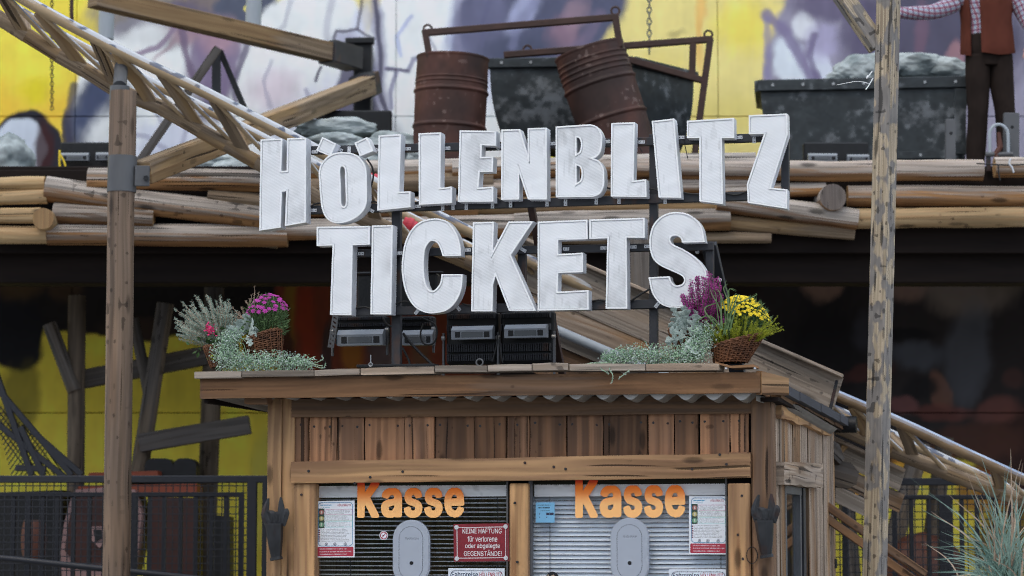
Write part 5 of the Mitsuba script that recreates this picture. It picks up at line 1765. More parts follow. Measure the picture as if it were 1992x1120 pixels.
# chains on the wall
def chain(x, y0, y1, Y, lab, size=.045, mat='grey_steel'):
    k = thing('hanging_chain', lab, 'chain')
    a, b = P(x, y0, Y), P(x, y1, Y)
    n = int(np.linalg.norm(b - a) / (size * 1.15))
    ms = []
    for i in range(n):
        c = a + (b - a) * (i + .5) / n
        an = np.linspace(0, 2 * np.pi, 12)
        d = np.array([1.0, 0, 0]) if i % 2 else np.array([0, 1.0, 0])
        ms.append(tube([c + d * size * .42 * math.cos(t) + BZ * size * .72 * math.sin(t) for t in an], size * .16, 6, False))
    for i, m in enumerate(ms):
        add('link', m, mat, k, smooth=True)


chain(1263, -20, 104, 23.2, 'thick grey chain hanging from above into the left mine cart', .044)
chain(101, -20, 214, 23.6, 'thin dark chain hanging on the yellow wall at the upper left', .032, 'rusty_tube')
k = thing('hanging_rope', 'short dark rope hanging at the top left above the track', 'rope')
add(k, tube([P(140, -20, 23.2), P(139, 20, 23.2), P(141, 60, 23.2)], .018, 8), 'rusty_tube', smooth=True)

# steel posts with shackles at the right end of the gallery
def spost(x0, x1, y0, y1, Y, lab):
    k = thing('steel_stub', lab, 'post')
    a, b = P((x0 + x1) / 2, y1, Y), P((x0 + x1) / 2, y0, Y)
    w = (x1 - x0) * Y / F
    add('upright', beam(a, b, .06, w, up=(1, 0, 0), bevel=.004), 'grey_steel', k)
    add('hole', tube([b - BZ * .12 - np.array([0, .033, 0]), b - BZ * .12 - np.array([0, .028, 0])], .014, 12), 'black', k)
    return k


k = spost(1839, 1858, 232, 312, 21.3, 'grey steel stub post in front of the right mine cart')
k = spost(1952, 1982, 220, 312, 21.2, 'grey steel stub post with a hole at the right edge, beside the shackle')
k = thing('lifting_shackle', 'rusty and pale steel lifting shackle hanging at the right end of the gallery', 'shackle')
an = np.linspace(0, np.pi, 12)
c = P(1943, 262, 21.1)
add('bow', tube([c + np.array([-.075, 0, -.16])] + [c + np.array([-.075 * math.cos(t), 0, .085 * math.sin(t)]) for t in an] + [c + np.array([.075, 0, -.16])], .014, 8), 'pipe_grey', k, smooth=True)
add('pin', tube([c + np.array([-.11, 0, -.16]), c + np.array([.11, 0, -.16])], .02, 8), 'grey_steel', k)
add('hook', tube([c + np.array([0, .01, .02]), c + np.array([.01, 0, -.1]), c + np.array([-.03, 0, -.16]), c + np.array([-.005, 0, -.24])], [.016, .024, .024, .012], 8), 'rust', k)
add('plate', beam(c + np.array([-.085, .02, -.16]), c + np.array([-.085, .02, -.30]), .03, .035, up=(1, 0, 0)), 'iron', k)
add('plate', beam(c + np.array([.02, .02, -.16]), c + np.array([.02, .02, -.30]), .03, .035, up=(1, 0, 0)), 'iron', k)
k = thing('gallery_cord', 'thin black cord with a steel hook over the top log at the right edge', 'cord')
add('cord', tube([P(x, y, 20.83) for x, y in spline([(1900, 318), (1940, 320), (1970, 321), (2010, 318)], 6)], .006, 6), 'cable', k, smooth=True)
add('cord', tube([P(x, y, 20.83) for x, y in spline([(1942, 320), (1943, 338), (1946, 352)], 6)], .006, 6), 'cable', k, smooth=True)
add('hook', tube([P(x, y, 20.8) for x, y in spline([(1966, 308), (1963, 318), (1969, 326), (1972, 336)], 6)], .008, 6), 'galv', k, smooth=True)

# ------------------------------------------------------------------ the person on the gallery
pe = thing('person', 'person in rust red vest and plaid shirt, arm stretched out, standing on the gallery', 'person')
PYY = 22.1
ps = PYY / F
cx = P(1935, 560, PYY)[0]
ZD = 4.80


def pj(px, z, dy=0.):
    return np.array([(px - CX) * ps, PYY + dy, z])


def blob(pts, mat, name, parent, uvs=None, sides=22, n=9, sm=True, flat=1.0):
    "body form swept through (centre, half width x, half depth y)"
    c = spline([p[0] for p in pts], n)
    r = spline([np.array([p[1], p[2]]) for p in pts], n)
    t = np.gradient(c, axis=0); t /= np.linalg.norm(t, axis=1, keepdims=True)
    an = np.linspace(0, 2 * np.pi, sides + 1)
    v, uv, L = [], [], 0
    for i in range(len(c)):
        if i: L += np.linalg.norm(c[i] - c[i - 1])
        a = np.array([1.0, 0, 0]) if abs(t[i][0]) < .8 else BZ
        a = unit(a - t[i] * (a @ t[i])); b = np.cross(t[i], a)
        for q in an:
            w = 1 + .10 * (meshkit.noise([c[i][0] * 7 + 2 * math.cos(q), c[i][2] * 9, 2 * math.sin(q)]) - .5)
            v.append(c[i] + w * (r[i][0] * math.cos(q) * a + r[i][1] * math.sin(q) * b))
            uv.append([q * r[i].mean(), L])
    W = sides + 1
    f = []
    for i in range(len(c) - 1):
        for j in range(sides):
            q = i * W + j
            f += [[q, q + 1, q + W + 1], [q, q + W + 1, q + W]]
    e = len(v)
    v += [c[0], c[-1]]; uv += [uv[0], uv[-1]]
    for j in range(sides):
        f += [[e, j + 1, j], [e + 1, (len(c) - 1) * W + j, (len(c) - 1) * W + j + 1]]
    m = mk(v, f)
    k0 = f[0]
    if m.face_normals[sides] @ (m.triangles_center[sides] - c[0]) < 0: m.invert()
    return add(name, m, mat, parent, smooth=True, uv=np.array(uv))


hipz = ZD + 1.12
legs = []
for (hx, kx, fx, ky) in [(1914, 1912, 1905, -.02), (1958, 1964, 1972, -.05)]:
    legs.append([(pj(hx, hipz - .06), .105, .12), (pj(hx * .6 + kx * .4, hipz - .28), .105, .115), (pj(kx, ZD + .56, ky), .085, .09), (pj(kx * .5 + fx * .5, ZD + .33), .085, .09), (pj(fx, ZD + .09), .075, .09)])
for l in legs: blob(l, 'trousers', 'trouser_leg', pe)
blob([(pj(1936, hipz - .16), .15, .12), (pj(1936, hipz - .02), .205, .135), (pj(1935, hipz + .12), .20, .13)], 'trousers', 'trouser_seat', pe)
for (fx) in (1905, 1972):
    blob([(pj(fx, ZD + .06, .08), .05, .05), (pj(fx, ZD + .055, -.06), .055, .05), (pj(fx, ZD + .04, -.18), .045, .035)], 'dark_cloth', 'shoe', pe)
tors = [(pj(1934, hipz + .05), .19, .12), (pj(1932, hipz + .25), .185, .125), (pj(1932, hipz + .42), .20, .13), (pj(1932, hipz + .50), .17, .10), (pj(1932, hipz + .545), .07, .07), (pj(1932, hipz + .60), .058, .06)]
blob(tors, 'plaid', 'shirt', pe)
# vest: two front panels and a back, open at the front
def vest(a0, a1, name, hem):
    c = spline([p[0] for p in tors[:5]], 6); r = spline([np.array([p[1], p[2]]) for p in tors[:5]], 6)
    keep = [i for i in range(len(c)) if c[i][2] < hipz + .50]
    v, f = [], []
    n = 12
    for ii, i in enumerate(keep):
        for j in range(n + 1):
            an = a0 + (a1 - a0) * j / n
            for o in (.018, .034):
                zz_ = c[i][2] - (hem(j / n) if ii == 0 else hem(j / n) * max(0, 1 - ii / 4))
                flare = 1 + .06 * max(0, 1 - ii / 5)
                v.append([c[i][0] + (r[i][0] * flare + o) * math.cos(an), c[i][1] + (r[i][1] * flare + o) * math.sin(an), zz_])
    W = (n + 1) * 2
    for i in range(len(keep) - 1):
        for j in range(n):
            for o in (0, 1):
                q = i * W + j * 2 + o
                f += [[q, q + 2, q + W + 2], [q, q + W + 2, q + W]]
        for q in (i * W, i * W + n * 2):
            f += [[q, q + 1, q + W + 1], [q, q + W + 1, q + W]]
    for j in range(n):
        q = j * 2
        f += [[q, q + 1, q + 3], [q, q + 3, q + 2]]
    m = mk(v, f); m.fix_normals()
    add(name, m, 'vest2', pe, smooth=True)


vest(math.radians(-178), math.radians(-136), 'vest_front', lambda t: .10 + .03 * t)
vest(math.radians(-110), math.radians(2), 'vest_front', lambda t: .06 + .07 * (1 - abs(t - .35)))
vest(math.radians(0), math.radians(182), 'vest_back', lambda t: .08)
sh = hipz + .46
# right arm stretched out to the left of the picture
blob([(pj(1888, sh - .00), .075, .08), (pj(1868, sh - .075, -.03), .074, .075), (pj(1826, sh - .15, -.06), .066, .066), (pj(1780, sh - .165, -.08), .055, .056), (pj(1752, sh - .165, -.09), .045, .047)], 'plaid', 'sleeve', pe)
blob([(pj(1976, sh), .075, .08), (pj(1992, sh - .06), .07, .075), (pj(2008, sh - .20, -.02), .06, .062), (pj(2020, sh - .36, -.08), .05, .05), (pj(2010, sh - .46, -.16), .042, .042)], 'plaid', 'sleeve', pe)
# hands with fingers
for (w, d, side) in [(pj(1752, sh - .165, -.09), np.array([-1.0, -.15, -.08]), 1), (pj(2010, sh - .46, -.16), np.array([-.3, -.6, -.75]), -1)]:
    d = unit(d); sN = unit(np.cross(d, BZ)); uN = np.cross(sN, d)
    k_ = blob([(w - d * .01, .030, .026), (w + d * .03, .036, .022), (w + d * .085, .040, .018), (w + d * .10, .034, .014)], 'skin', 'hand', pe, sides=14, n=4)
    for i, (o, L_) in enumerate([(-.030, .062), (-.010, .074), (.010, .070), (.029, .054)]):
        q = w + d * .085 + (uN if abs(d[0]) > .8 else sN) * o
        add('finger', tube([q, q + d * L_ * .45, q + d * L_ * .8 - BZ * .010 + sN * .004, q + d * L_ - BZ * .022], [.009, .0088, .008, .005], 8), 'skin', k_, smooth=True)
    q = w + d * .035 + uN * .03
    add('thumb', tube([q, q + d * .03 + uN * .022, q + d * .06 + uN * .026], [.011, .010, .006], 8), 'skin', k_, smooth=True)
# head above the frame
hc = pj(1932, hipz + .74)
hd = trimesh.creation.icosphere(3, 1.0)
v = np.array(hd.vertices)
v = v * np.array([.078, .096, .118])
v[:, 0] *= 1 - .18 * np.clip(-v[:, 2] / .118, 0, 1)
hk = add('head', mk(v + hc, hd.faces), 'skin', pe, smooth=True)
add('nose', cat([tube([hc + np.array([0, -.088, .02]), hc + np.array([0, -.112, -.018]), hc + np.array([0, -.092, -.03])], [.008, .014, .008], 8)]), 'skin', hk, smooth=True)
for s in (-1, 1):
    add('eye', mk(np.array(trimesh.creation.icosphere(2, .011).vertices) + hc + np.array([.03 * s, -.088, .014]), trimesh.creation.icosphere(2, .011).faces), 'dark_cloth', hk)
    add('ear', mk(np.array(trimesh.creation.icosphere(2, 1).vertices) * np.array([.010, .02, .03]) + hc + np.array([.08 * s, .005, 0]), trimesh.creation.icosphere(2, 1).faces), 'skin', hk)
add('mouth', tube([hc + np.array([-.024, -.079, -.052]), hc + np.array([0, -.086, -.056]), hc + np.array([.024, -.079, -.052])], .005, 6), 'vest', hk)
add('hat', cat([tube([hc + BZ * .055, hc + BZ * .062], .145, 28), tube([hc + BZ * .06, hc + BZ * .12, hc + BZ * .155], [.094, .09, .07], 24)]), 'hat', pe, smooth=40)

# ------------------------------------------------------------------ fences
def mesh_fence(name, lab, xl, xr, yt, Y, pitch, rails, posts, zb=1.05):
    k = thing(name, lab, 'fence')
    s = Y / F
    for (x0, y0, x1, y1, th) in rails:
        a, b = P(x0, y0, Y), P(x1, y1, Y)
        add('rail', beam(a, b, .05, th * s, bevel=.006), 'fence_paint', k)
    for (x, th, y0) in posts:
        a = P(x, y0, Y); b = np.array([a[0], a[1], zb])
        add('post', beam(b, a, .05, th * s, up=(1, 0, 0), bevel=.006), 'fence_paint', k)
    X0, X1 = P(xl, 1000, Y)[0], P(xr, 1000, Y)[0]
    zt = P((xl + xr) / 2, yt, Y)[2]
    p = pitch * s
    ms = []
    n = int((X1 - X0) / p)
    for i in range(n + 1):
        x = X0 + i * p
        ms.append(wbox(x - .0036, x + .0036, Y + .004, Y + .0105, zb + .02, zt, .0005))
    for j in range(int((zt - zb) / p)):
        z = zt - .5 * p - j * p
        ms.append(wbox(X0, X1, Y - .0035, Y + .003, z - .0036, z + .0036, .0005))
    add('wire_grid', cat(ms), 'fence_paint', k, kind='stuff')
    return k


mesh_fence('mesh_fence', 'dark grey fence of square wire mesh left of the booth', -60, 484, 938, 20.0, 13.6, [(-60, 932, 520, 932, 14)], [(491, 19, 925), (516, 10, 928), (-30, 16, 930)])
mesh_fence('mesh_fence', 'dark grey fence of square wire mesh right of the booth behind the painted post', 1560, 2080, 944, 20.6, 14.6, [(1560, 937, 2080, 937, 14)], [(2040, 18, 932), (1572, 14, 935)])


def rail_fence(lab, xl, xr, yt, Y, xs, extra=()):
    k = thing('railing', lab, 'railing')
    s = Y / F
    add('top_rail', beam(P(xl, yt, Y), P(xr, yt, Y), .045, 9 * s, bevel=.006), 'fence_paint', k)
    for x in xs:
        a = P(x, yt + 4, Y)
        add('baluster', beam(np.array([a[0], a[1], 1.06]), a, .03, 8.5 * s, up=(1, 0, 0), bevel=.004), 'fence_paint', k)
    for (x, w) in extra:
        a = P(x, yt - 4, Y)
        add('post', beam(np.array([a[0], a[1], 1.06]), a, .045, w * s, up=(1, 0, 0), bevel=.004), 'fence_paint', k)
    return k


rail_fence('dark railing with upright bars close behind the left mesh fence', -40, 474, 962, 20.45, [-10, 27, 56, 84, 112, 144, 175, 292, 320, 352, 382, 412, 440], [(262, 12), (470, 10), (56, 11)])
rail_fence('dark railing with upright bars close behind the right mesh fence', 1560, 2080, 967, 21.0, [1594, 1646, 1740, 1772, 1806, 1870, 1900, 1935, 1965, 2000], [(1838, 26), (1643, 11)])
# lower handrail in front
k = thing('handrail', 'dark handrail sloping gently down to the right, low in front of the left mesh fence', 'handrail')
add(k, tube([P(-60, 1079, 19.6), P(200, 1106, 19.6), P(540, 1141, 19.6)], .024, 10), 'fence_paint', smooth=True)
# stair rail with mesh infill at the far left
k = thing('stair_railing', 'dark stair railing with diamond mesh running down to the right at the left edge', 'railing')
SY = 21.6
for (x0, y0, x1, y1, th) in [(-20, 738, 140, 925, 13), (-20, 690, 62, 925, 14), (62, 838, 160, 924, 12), (-20, 812, 128, 930, 10), (30, 910, 90, 912, 11), (40, 830, 85, 925, 12)]:
    a, b = P(x0, y0, SY), P(x1, y1, SY)
    add('bar', beam(a, b, .05, th * SY / F, up=(0, 1, 0), bevel=.006), 'fence_paint', k)
ms = []
for i in range(26):
    x = -60 + i * 9.5
    for (dx, x_) in ((120, x), (-120, x)):
        pts = []
        a, b = (x_, 760), (x_ + dx, 925)
        ln = LineString([a, b]).intersection(Polygon([(-20, 770), (130, 925), (160, 925), (20, 830), (22, 925), (95, 925), (60, 840)]).convex_hull)
        if ln.is_empty or ln.length < 8: continue
        q = list(ln.coords)
        ms.append(tube([P(*q[0], SY + .03), P(*q[1], SY + .03)], .005, 5))
add('wire_grid', cat(ms), 'fence_paint', k, kind='stuff')

# ride car behind the left fence
k = thing('ride_car', 'dark red ride car with pale edge and black headrests, behind the left mesh fence', 'ride car')
CY_ = 21.9
s = CY_ / F


def carpoly(pts, y0, y1, mat, name, bev=None):
    q = [P(x, y, CY_) for x, y in pts]
    o = np.array([0, CY_, 0])
    poly = Polygon([(a[0], a[2]) for a in q]).buffer(.02, 4).buffer(-.02, 4)
    return add(name, prism(poly, o, np.array([1.0, 0, 0]), BZ, np.array([0, 1.0, 0]), y0, y1), mat, k)


carpoly([(146, 952), (200, 948), (262, 952), (276, 1000), (270, 1060), (256, 1120), (120, 1122), (118, 1075), (124, 1020), (136, 975)], 0, .55, 'car_pale', 'shell')
carpoly([(150, 962), (200, 958), (256, 962), (266, 1000), (258, 1060), (246, 1094), (150, 1094), (128, 1072), (134, 1020), (144, 980)], -.05, .0, 'car_red', 'front_panel')
carpoly([(176, 1024), (206, 1024), (210, 1050), (196, 1066), (180, 1050)], -.075, -.048, 'car_pale', 'emblem_plate')
carpoly([(184, 1030), (200, 1030), (202, 1046), (190, 1054)], -.09, -.073, 'black', 'emblem_centre')
carpoly([(148, 944), (380, 940), (380, 958), (148, 960)], .1, .5, 'car_orange', 'sill_panel')
carpoly([(165, 918), (300, 914), (302, 926), (165, 930)], .2, .6, 'car_orange', 'lap_bar')
carpoly([(290, 965), (378, 968), (378, 1130), (290, 1130)], .12, .6, 'car_red', 'rear_panel')
carpoly([(-60, 958), (112, 952), (112, 1140), (-60, 1140)], .25, .7, 'black', 'shade_panel')  # black panel put in for the shadowed background behind the fence
carpoly([(404, 1000), (440, 1004), (440, 1140), (404, 1140)], .3, .6, 'black', 'rear_strut')
for (a, b) in ((283, 337), (338, 382)):
    q0, q1 = P(a, 903, CY_ + .5), P(b, 960, CY_ + .5)
    poly = sbox(q0[0], q1[2], q1[0], q0[2] + .05).buffer(-.07).buffer(.07, 8)
    add('headrest', prism(poly, np.array([0, CY_, 0]), np.array([1.0, 0, 0]), BZ, np.array([0, 1.0, 0]), .45, .75), 'black', k)
k = thing('barrel_prop', 'small dark brown wooden keg behind the railing left of the ride car', 'keg')
q = P(66, 1050, 21.4)
add(k, tube([q + BZ * z for z in (-.16, -.08, 0, .08, .16)], [.085, .1, .105, .1, .085], 18), 'rust', smooth=40)
k = thing('brown_rock', 'brown rounded rock behind the right mesh fence beside the painted post', 'boulder')
m = trimesh.creation.icosphere(4, 1.0)
v = np.array(m.vertices)
v = v * (1 + .5 * (meshkit.fbm(v * 1.4 + 5, 3) - .5))[:, None] * np.array([.36, .3, .36]) + P(1795, 1120, 22.2)
add(k, mk(v, m.faces), 'rust', smooth=40)
# ------------------------------------------------------------------ plants in baskets on the roof edge
def leafquads(P0, D, L, W, fold=.25, curl=.2):
    "many small pointed leaves: base points, directions, lengths, widths -> one mesh (4 triangles each)"
    P0, D = np.asarray(P0, float), np.asarray(D, float)
    n = len(P0)
    D = D / (np.linalg.norm(D, axis=1, keepdims=True) + 1e-9)
    R = nrg.normal(size=(n, 3))
    s = np.cross(D, R); s /= np.linalg.norm(s, axis=1, keepdims=True) + 1e-9
    u = np.cross(s, D)
    L, W = np.broadcast_to(L, n)[:, None], np.broadcast_to(W, n)[:, None]
    a = P0
    m1 = P0 + D * L * .5 + s * W * .5 + u * W * fold
    m2 = P0 + D * L * .5 - s * W * .5 + u * W * fold
    mc = P0 + D * L * .5
    t = P0 + D * L + u * L * curl * -.4
    v = np.stack([a, m1, mc, m2, t], 1).reshape(-1, 3)
    k = np.arange(n)[:, None] * 5
    f = np.concatenate([k + [0, 2, 1], k + [0, 3, 2], k + [1, 2, 4], k + [2, 3, 4]], 1).reshape(-1, 3)
    return mk(v, f)


def spikes(base, tips, bend, per, ll, lw, r0=.006, stem_mat=None, up=.35, sag=0.):
    "flower spikes: stems from base points to tips, thick with tiny leaves"
    stems, A, Dd = [], [], []
    for b, t in zip(base, tips):
        b, t = np.asarray(b), np.asarray(t)
        mid = (b + t) / 2 + bend * nrg.normal(size=3) * np.array([1, 1, .5]) + np.array([0, 0, sag])
        c = spline([b, mid, t], 5)
        stems.append(tube(c, np.linspace(.0028, .0012, len(c)), 4, False))
        s = nrg.uniform(.12, 1.0, per)
        i = np.clip((s * (len(c) - 1)).astype(int), 0, len(c) - 2)
        fr = (s * (len(c) - 1) - i)[:, None]
        p = c[i] * (1 - fr) + c[i + 1] * fr
        ax = unit(t - b)
        rd = nrg.normal(size=(per, 3)); rd -= (rd @ ax)[:, None] * ax; rd /= np.linalg.norm(rd, axis=1, keepdims=True)
        A.append(p + rd * r0 * .3); Dd.append(rd * (1 - up) + ax * up)
    return cat(stems), leafquads(np.vstack(A), np.vstack(Dd), nrg.uniform(ll * .7, ll * 1.2, len(stems) * per), lw)


def bp(x, y, d=0., j=.0):
    return BF(x, y, d) + (nrg.normal(size=3) * j if j else 0)


def basket(corners, d, depth, lab, flat=True):
    "woven half basket: top-left, top-right, bottom-right, bottom-left pixels; depth metres front to back"
    k = thing('wicker_basket', lab, 'basket')
    tl, tr, brr, bll = [BF(*c, d) for c in corners]
    n = 30
    an = np.linspace(0, 2 * np.pi, n, endpoint=False)

    def ring(s, grow=0.):
        a, b = bll + (tl - bll) * s, brr + (tr - brr) * s
        c, h = (a + b) / 2, (b - a) / 2
        dp = depth * (.75 + .25 * s)
        return c + np.cos(an)[:, None] * h * (1 + grow) + np.sin(an)[:, None] * BB * dp * (1 + grow)
    lin = np.vstack([ring(s, -.05) for s in (0, .5, .97)])
    f = []
    for i in range(2):
        for j in range(n):
            j2 = (j + 1) % n
            f += [[i * n + j, i * n + j2, (i + 1) * n + j2], [i * n + j, (i + 1) * n + j2, (i + 1) * n + j]]
    e = len(lin); lin = np.vstack([lin, ring(.90, -.05).mean(0)[None]])
    for j in range(n): f += [[2 * n + j, 2 * n + (j + 1) % n, e]]
    add('liner', mk(lin, f), 'basket_dark', k)
    ms = []
    H = np.linalg.norm((tl + tr) / 2 - (bll + brr) / 2)
    m = max(6, int(H / .012))
    for q in range(m):
        s = (q + .5) / m
        r = ring(s)
        off = np.where((np.arange(n) + q) % 2 == 0, .006, -.004)[:, None]
        c = r.mean(0)
        dirs = r - c; dirs /= np.linalg.norm(dirs, axis=1, keepdims=True)
        r = r + dirs * off + nrg.normal(size=(n, 3)) * .0012
        ms.append(tube(np.vstack([r, r[:1]]), .0058, 5, False))
    add('weave', cat(ms), 'wicker', k, smooth=True)
    st = []
    for j in range(0, n):
        pts = [ring(s, .0)[j] + unit(ring(s)[j] - ring(s).mean(0)) * (.008 if (j % 2 == 0) else .003) for s in (0, .25, .5, .75, 1.0)]
        st.append(tube(np.array(pts) + nrg.normal(size=(5, 3)) * .0015, .0045, 5))
    add('stakes', cat(st), 'wicker', k, smooth=True)
    r0, r1 = [], []
    r = ring(1.0)
    t = np.linspace(0, 2 * np.pi, 60)
    for ph in (0, np.pi):
        idx = t / (2 * np.pi) * n
        i0 = np.floor(idx).astype(int) % n
        fr = (idx - np.floor(idx))[:, None]
        q = r[i0] * (1 - fr) + r[(i0 + 1) % n] * fr
        q = q + BZ * (.007 * np.sin(t * 14 + ph))[:, None] + BB * (.006 * np.cos(t * 14 + ph))[:, None]
        r0.append(tube(q, .0065, 6, False))
    add('rim', cat(r0), 'wicker', k, smooth=True)
    return k


basket([(476, 668), (546, 640), (545, 696), (484, 700)], .02, .13, 'brown wicker basket under the purple flowers at the left end of the roof')
basket([(398, 676), (462, 672), (444, 714), (414, 716)], -.02, .10, 'small brown wicker basket half hidden by silver trailing leaves, left end of roof')
basket([(1386, 676), (1486, 650), (1452, 705), (1392, 706)], -.02, .14, 'brown wicker basket under the yellow flowers at the right end of the roof')
basket([(1302, 642), (1352, 646), (1350, 696), (1318, 692)], .06, .08, 'narrow brown wicker basket left of the trailing silver leaves at the right end')

# left: silver heather fan
k = thing('heather_plant', 'silver grey heather fanning out to the left at the left end of the roof', 'plant')
base, tips = [], []
for i in range(96):
    s = i / 95
    an = math.radians(168 - 92 * s + rng.uniform(-5, 5))
    ln = (74 + 40 * math.sin(s * math.pi)) * rng.uniform(.62, 1.08)
    bx, by = 428 + 14 * s + rng.uniform(-6, 6), 672 + rng.uniform(-8, 8)
    base.append(bp(bx, by, .0, .01)); tips.append(bp(bx + ln * math.cos(an), by - 4 - ln * .86 * math.sin(an), rng.uniform(-.12, .14)))
st, lf = spikes(base, tips, .012, 150, .013, .0048, .006)
add('stems', st, 'dry', k, kind='stuff'); add('foliage', lf, 'heather_grey', k)
# cyclamen
k = thing('cyclamen_plant', 'dark green leafy plant with one bright pink flower in front of the silver heather', 'plant')
pts = np.array([bp(424 + rng.gauss(0, 22), 668 + rng.gauss(0, 13), -.06 + rng.gauss(0, .03)) for _ in range(120)])
add('foliage', leafquads(pts, nrg.normal(size=(120, 3)) + np.array([-.2, -.8, .4]), nrg.uniform(.03, .05, 120), .026, .12), 'green_leaf', k)
pts = np.array([bp(409 + rng.gauss(0, 5.5), 641 + rng.gauss(0, 6), -.12 + rng.gauss(0, .01)) for _ in range(46)])
add('blossom', leafquads(pts, nrg.normal(size=(46, 3)) + np.array([0, -.5, .5]), .02, .016, .1), 'pink', k)
pts = np.array([bp(412 + rng.gauss(0, 6), 692 + rng.gauss(0, 4), -.1) for _ in range(10)])
add('yellow_leaf', leafquads(pts, nrg.normal(size=(10, 3)) + np.array([0, -.8, -.3]), .045, .03, .1), 'lime_leaf', k)


def mum(cx, cy, rx, ry, d, nl, nf, fr, leafmat, flmat, lab, tilt=0., lower=1.0, stalk=True, hx=0.):
    "dome of narrow leaves with daisy heads over its top"
    k = thing('chrysanthemum_plant', lab, 'plant')
    c = bp(cx, cy, d)
    RX, RY = rx * 17 / F, ry * 17 / F
    v = nrg.normal(size=(nl, 3)); v /= np.linalg.norm(v, axis=1, keepdims=True)
    v = v * nrg.uniform(.35, 1, (nl, 1)) ** .5
    v[:, 2] = np.where(v[:, 2] < 0, v[:, 2] * lower, v[:, 2])
    p = c + v[:, :1] * BU * RX + v[:, 1:2] * BB * RX * .8 + v[:, 2:] * BZ * RY
    add('foliage', leafquads(p, v + np.array([0, 0, .7]) + nrg.normal(size=(nl, 3)) * .4, nrg.uniform(.028, .055, nl), .0085, .2), leafmat, k)
    V, Fc, Vc, Fcc = [], [], [], []
    hs = []
    for i in range(nf):
        for _ in range(40):
            w = nrg.normal(size=3); w /= np.linalg.norm(w)
            w[2] = abs(w[2])
            if w[2] < .25: continue
            if w[1] > .35: continue
            q = c + w[0] * BU * RX * 1.04 + w[1] * BB * RX * .9 + BZ * (w[2] * RY * 1.16 + w[0] * tilt)
            if all(np.linalg.norm(q - h) > fr * 1.15 for h in hs): break
        hs.append(q)
        nn = unit(w + np.array([hx, -.45, .55]) + nrg.normal(size=3) * .15)
        a = unit(np.cross(nn, [1, .2, .1])); b = np.cross(nn, a)
        r = fr * rng.uniform(.8, 1.1)
        np_ = 14
        for j in range(np_ * 2):
            t = 2 * np.pi * (j + rng.uniform(-.2, .2)) / np_
            lay = j % 2
            dr_ = math.cos(t) * a + math.sin(t) * b
            sd_ = -math.sin(t) * a + math.cos(t) * b
            e = len(V)
            rr2 = r * (1 - .22 * lay)
            V += [q + dr_ * r * .12 + nn * .002 * lay, q + dr_ * rr2 * .7 + sd_ * r * .15 + nn * (.18 + .10 * lay) * r, q + dr_ * rr2 * .7 - sd_ * r * .15 + nn * (.18 + .10 * lay) * r, q + dr_ * rr2 + nn * (.08 + .14 * lay) * r]
            Fc += [[e, e + 1, e + 2], [e + 1, e + 3, e + 2]]
        m = trimesh.creation.icosphere(1, 1.0)
        e = len(Vc) and sum(len(x) for x in Vc)
        Vc.append(np.array(m.vertices)[:, :1] * a * r * .32 + np.array(m.vertices)[:, 1:2] * b * r * .32 + np.array(m.vertices)[:, 2:] * nn * r * .2 + q + nn * .12 * r)
        Fcc.append(np.array(m.faces) + e)
    add('blossoms', mk(V, Fc), flmat, k)
    add('flower_centres', mk(np.vstack(Vc), np.vstack(Fcc)), 'yellow' if flmat == 'yellow' else flmat, k)
    if stalk:
        base = [bp(cx, cy + ry * .5, d, .02) for _ in hs]
        add('stalks', cat([tube(spline([b, (b + h) / 2 + nrg.normal(size=3) * .01, h], 3), .0022, 4, False) for b, h in zip(base, hs)]), leafmat, k)
    return k


mum(518, 625, 42, 46, .05, 1500, 46, .021, 'mid_leaf', 'magenta', 'green plant with magenta purple daisy flowers at the left end of the roof', tilt=.03)
k = thing('dry_heather', 'few dry cream heather sprigs sticking up behind the magenta flowers', 'plant')
base = [bp(497 + rng.uniform(-22, 14), 640, .12, .01) for _ in range(16)]
tips = [bp(x, y, .15) for x, y in [(495, 556), (503, 568), (508, 572), (486, 580), (478, 584), (470, 596), (452, 598), (448, 610), (464, 606), (456, 622), (490, 572), (512, 580), (476, 618), (468, 614), (461, 615), (484, 612)]]
st, lf = spikes(base, tips, .008, 60, .010, .004, .005)
add('stems', st, 'dry', k, kind='stuff'); add('foliage', lf, 'dry', k)


def ragwort(spots, lab, parent_d):
    "silver lobed leaves, each its own part"
    k = thing('silver_ragwort', lab, 'plant')
    for (x, y, ang, ln, d) in spots:
        b = bp(x, y, d)
        a = math.radians(ang)
        ax = unit(BU * math.cos(a) + BZ * math.sin(a) - BB * rng.uniform(.1, .6))
        sx = unit(np.cross(ax, -BB) + .3 * nrg.normal(size=3)); sx = unit(sx - ax * (sx @ ax)); n = np.cross(ax, sx)
        L = ln * 17 / F
        half = [(0, .05), (.12, .06), (.2, .30), (.28, .34), (.32, .12), (.42, .13), (.50, .42), (.60, .44), (.63, .15), (.72, .15), (.80, .30), (.90, .26), (.95, .10), (1.0, .02)]
        poly = Polygon([(t, w * .9) for t, w in half] + [(t, -w * .9) for t, w in half[::-1]]).buffer(.02).simplify(.008)
        m = trimesh.creation.extrude_polygon(poly, .02, engine='earcut').subdivide()
        v = np.array(m.vertices)
        c1, c2 = rng.uniform(.1, .35), rng.uniform(.1, .5)
        zz2 = v[:, 2] - .01 - c1 * v[:, 0] ** 2 + c2 * np.abs(v[:, 1]) + .06 * np.sin(v[:, 0] * 20) * np.abs(v[:, 1]) * 2
        w = b + L * (v[:, :1] * ax + v[:, 1:2] * sx * .8 + zz2[:, None] * n)
        add('leaf', mk(w, m.faces), 'silver_leaf', k, smooth=40)


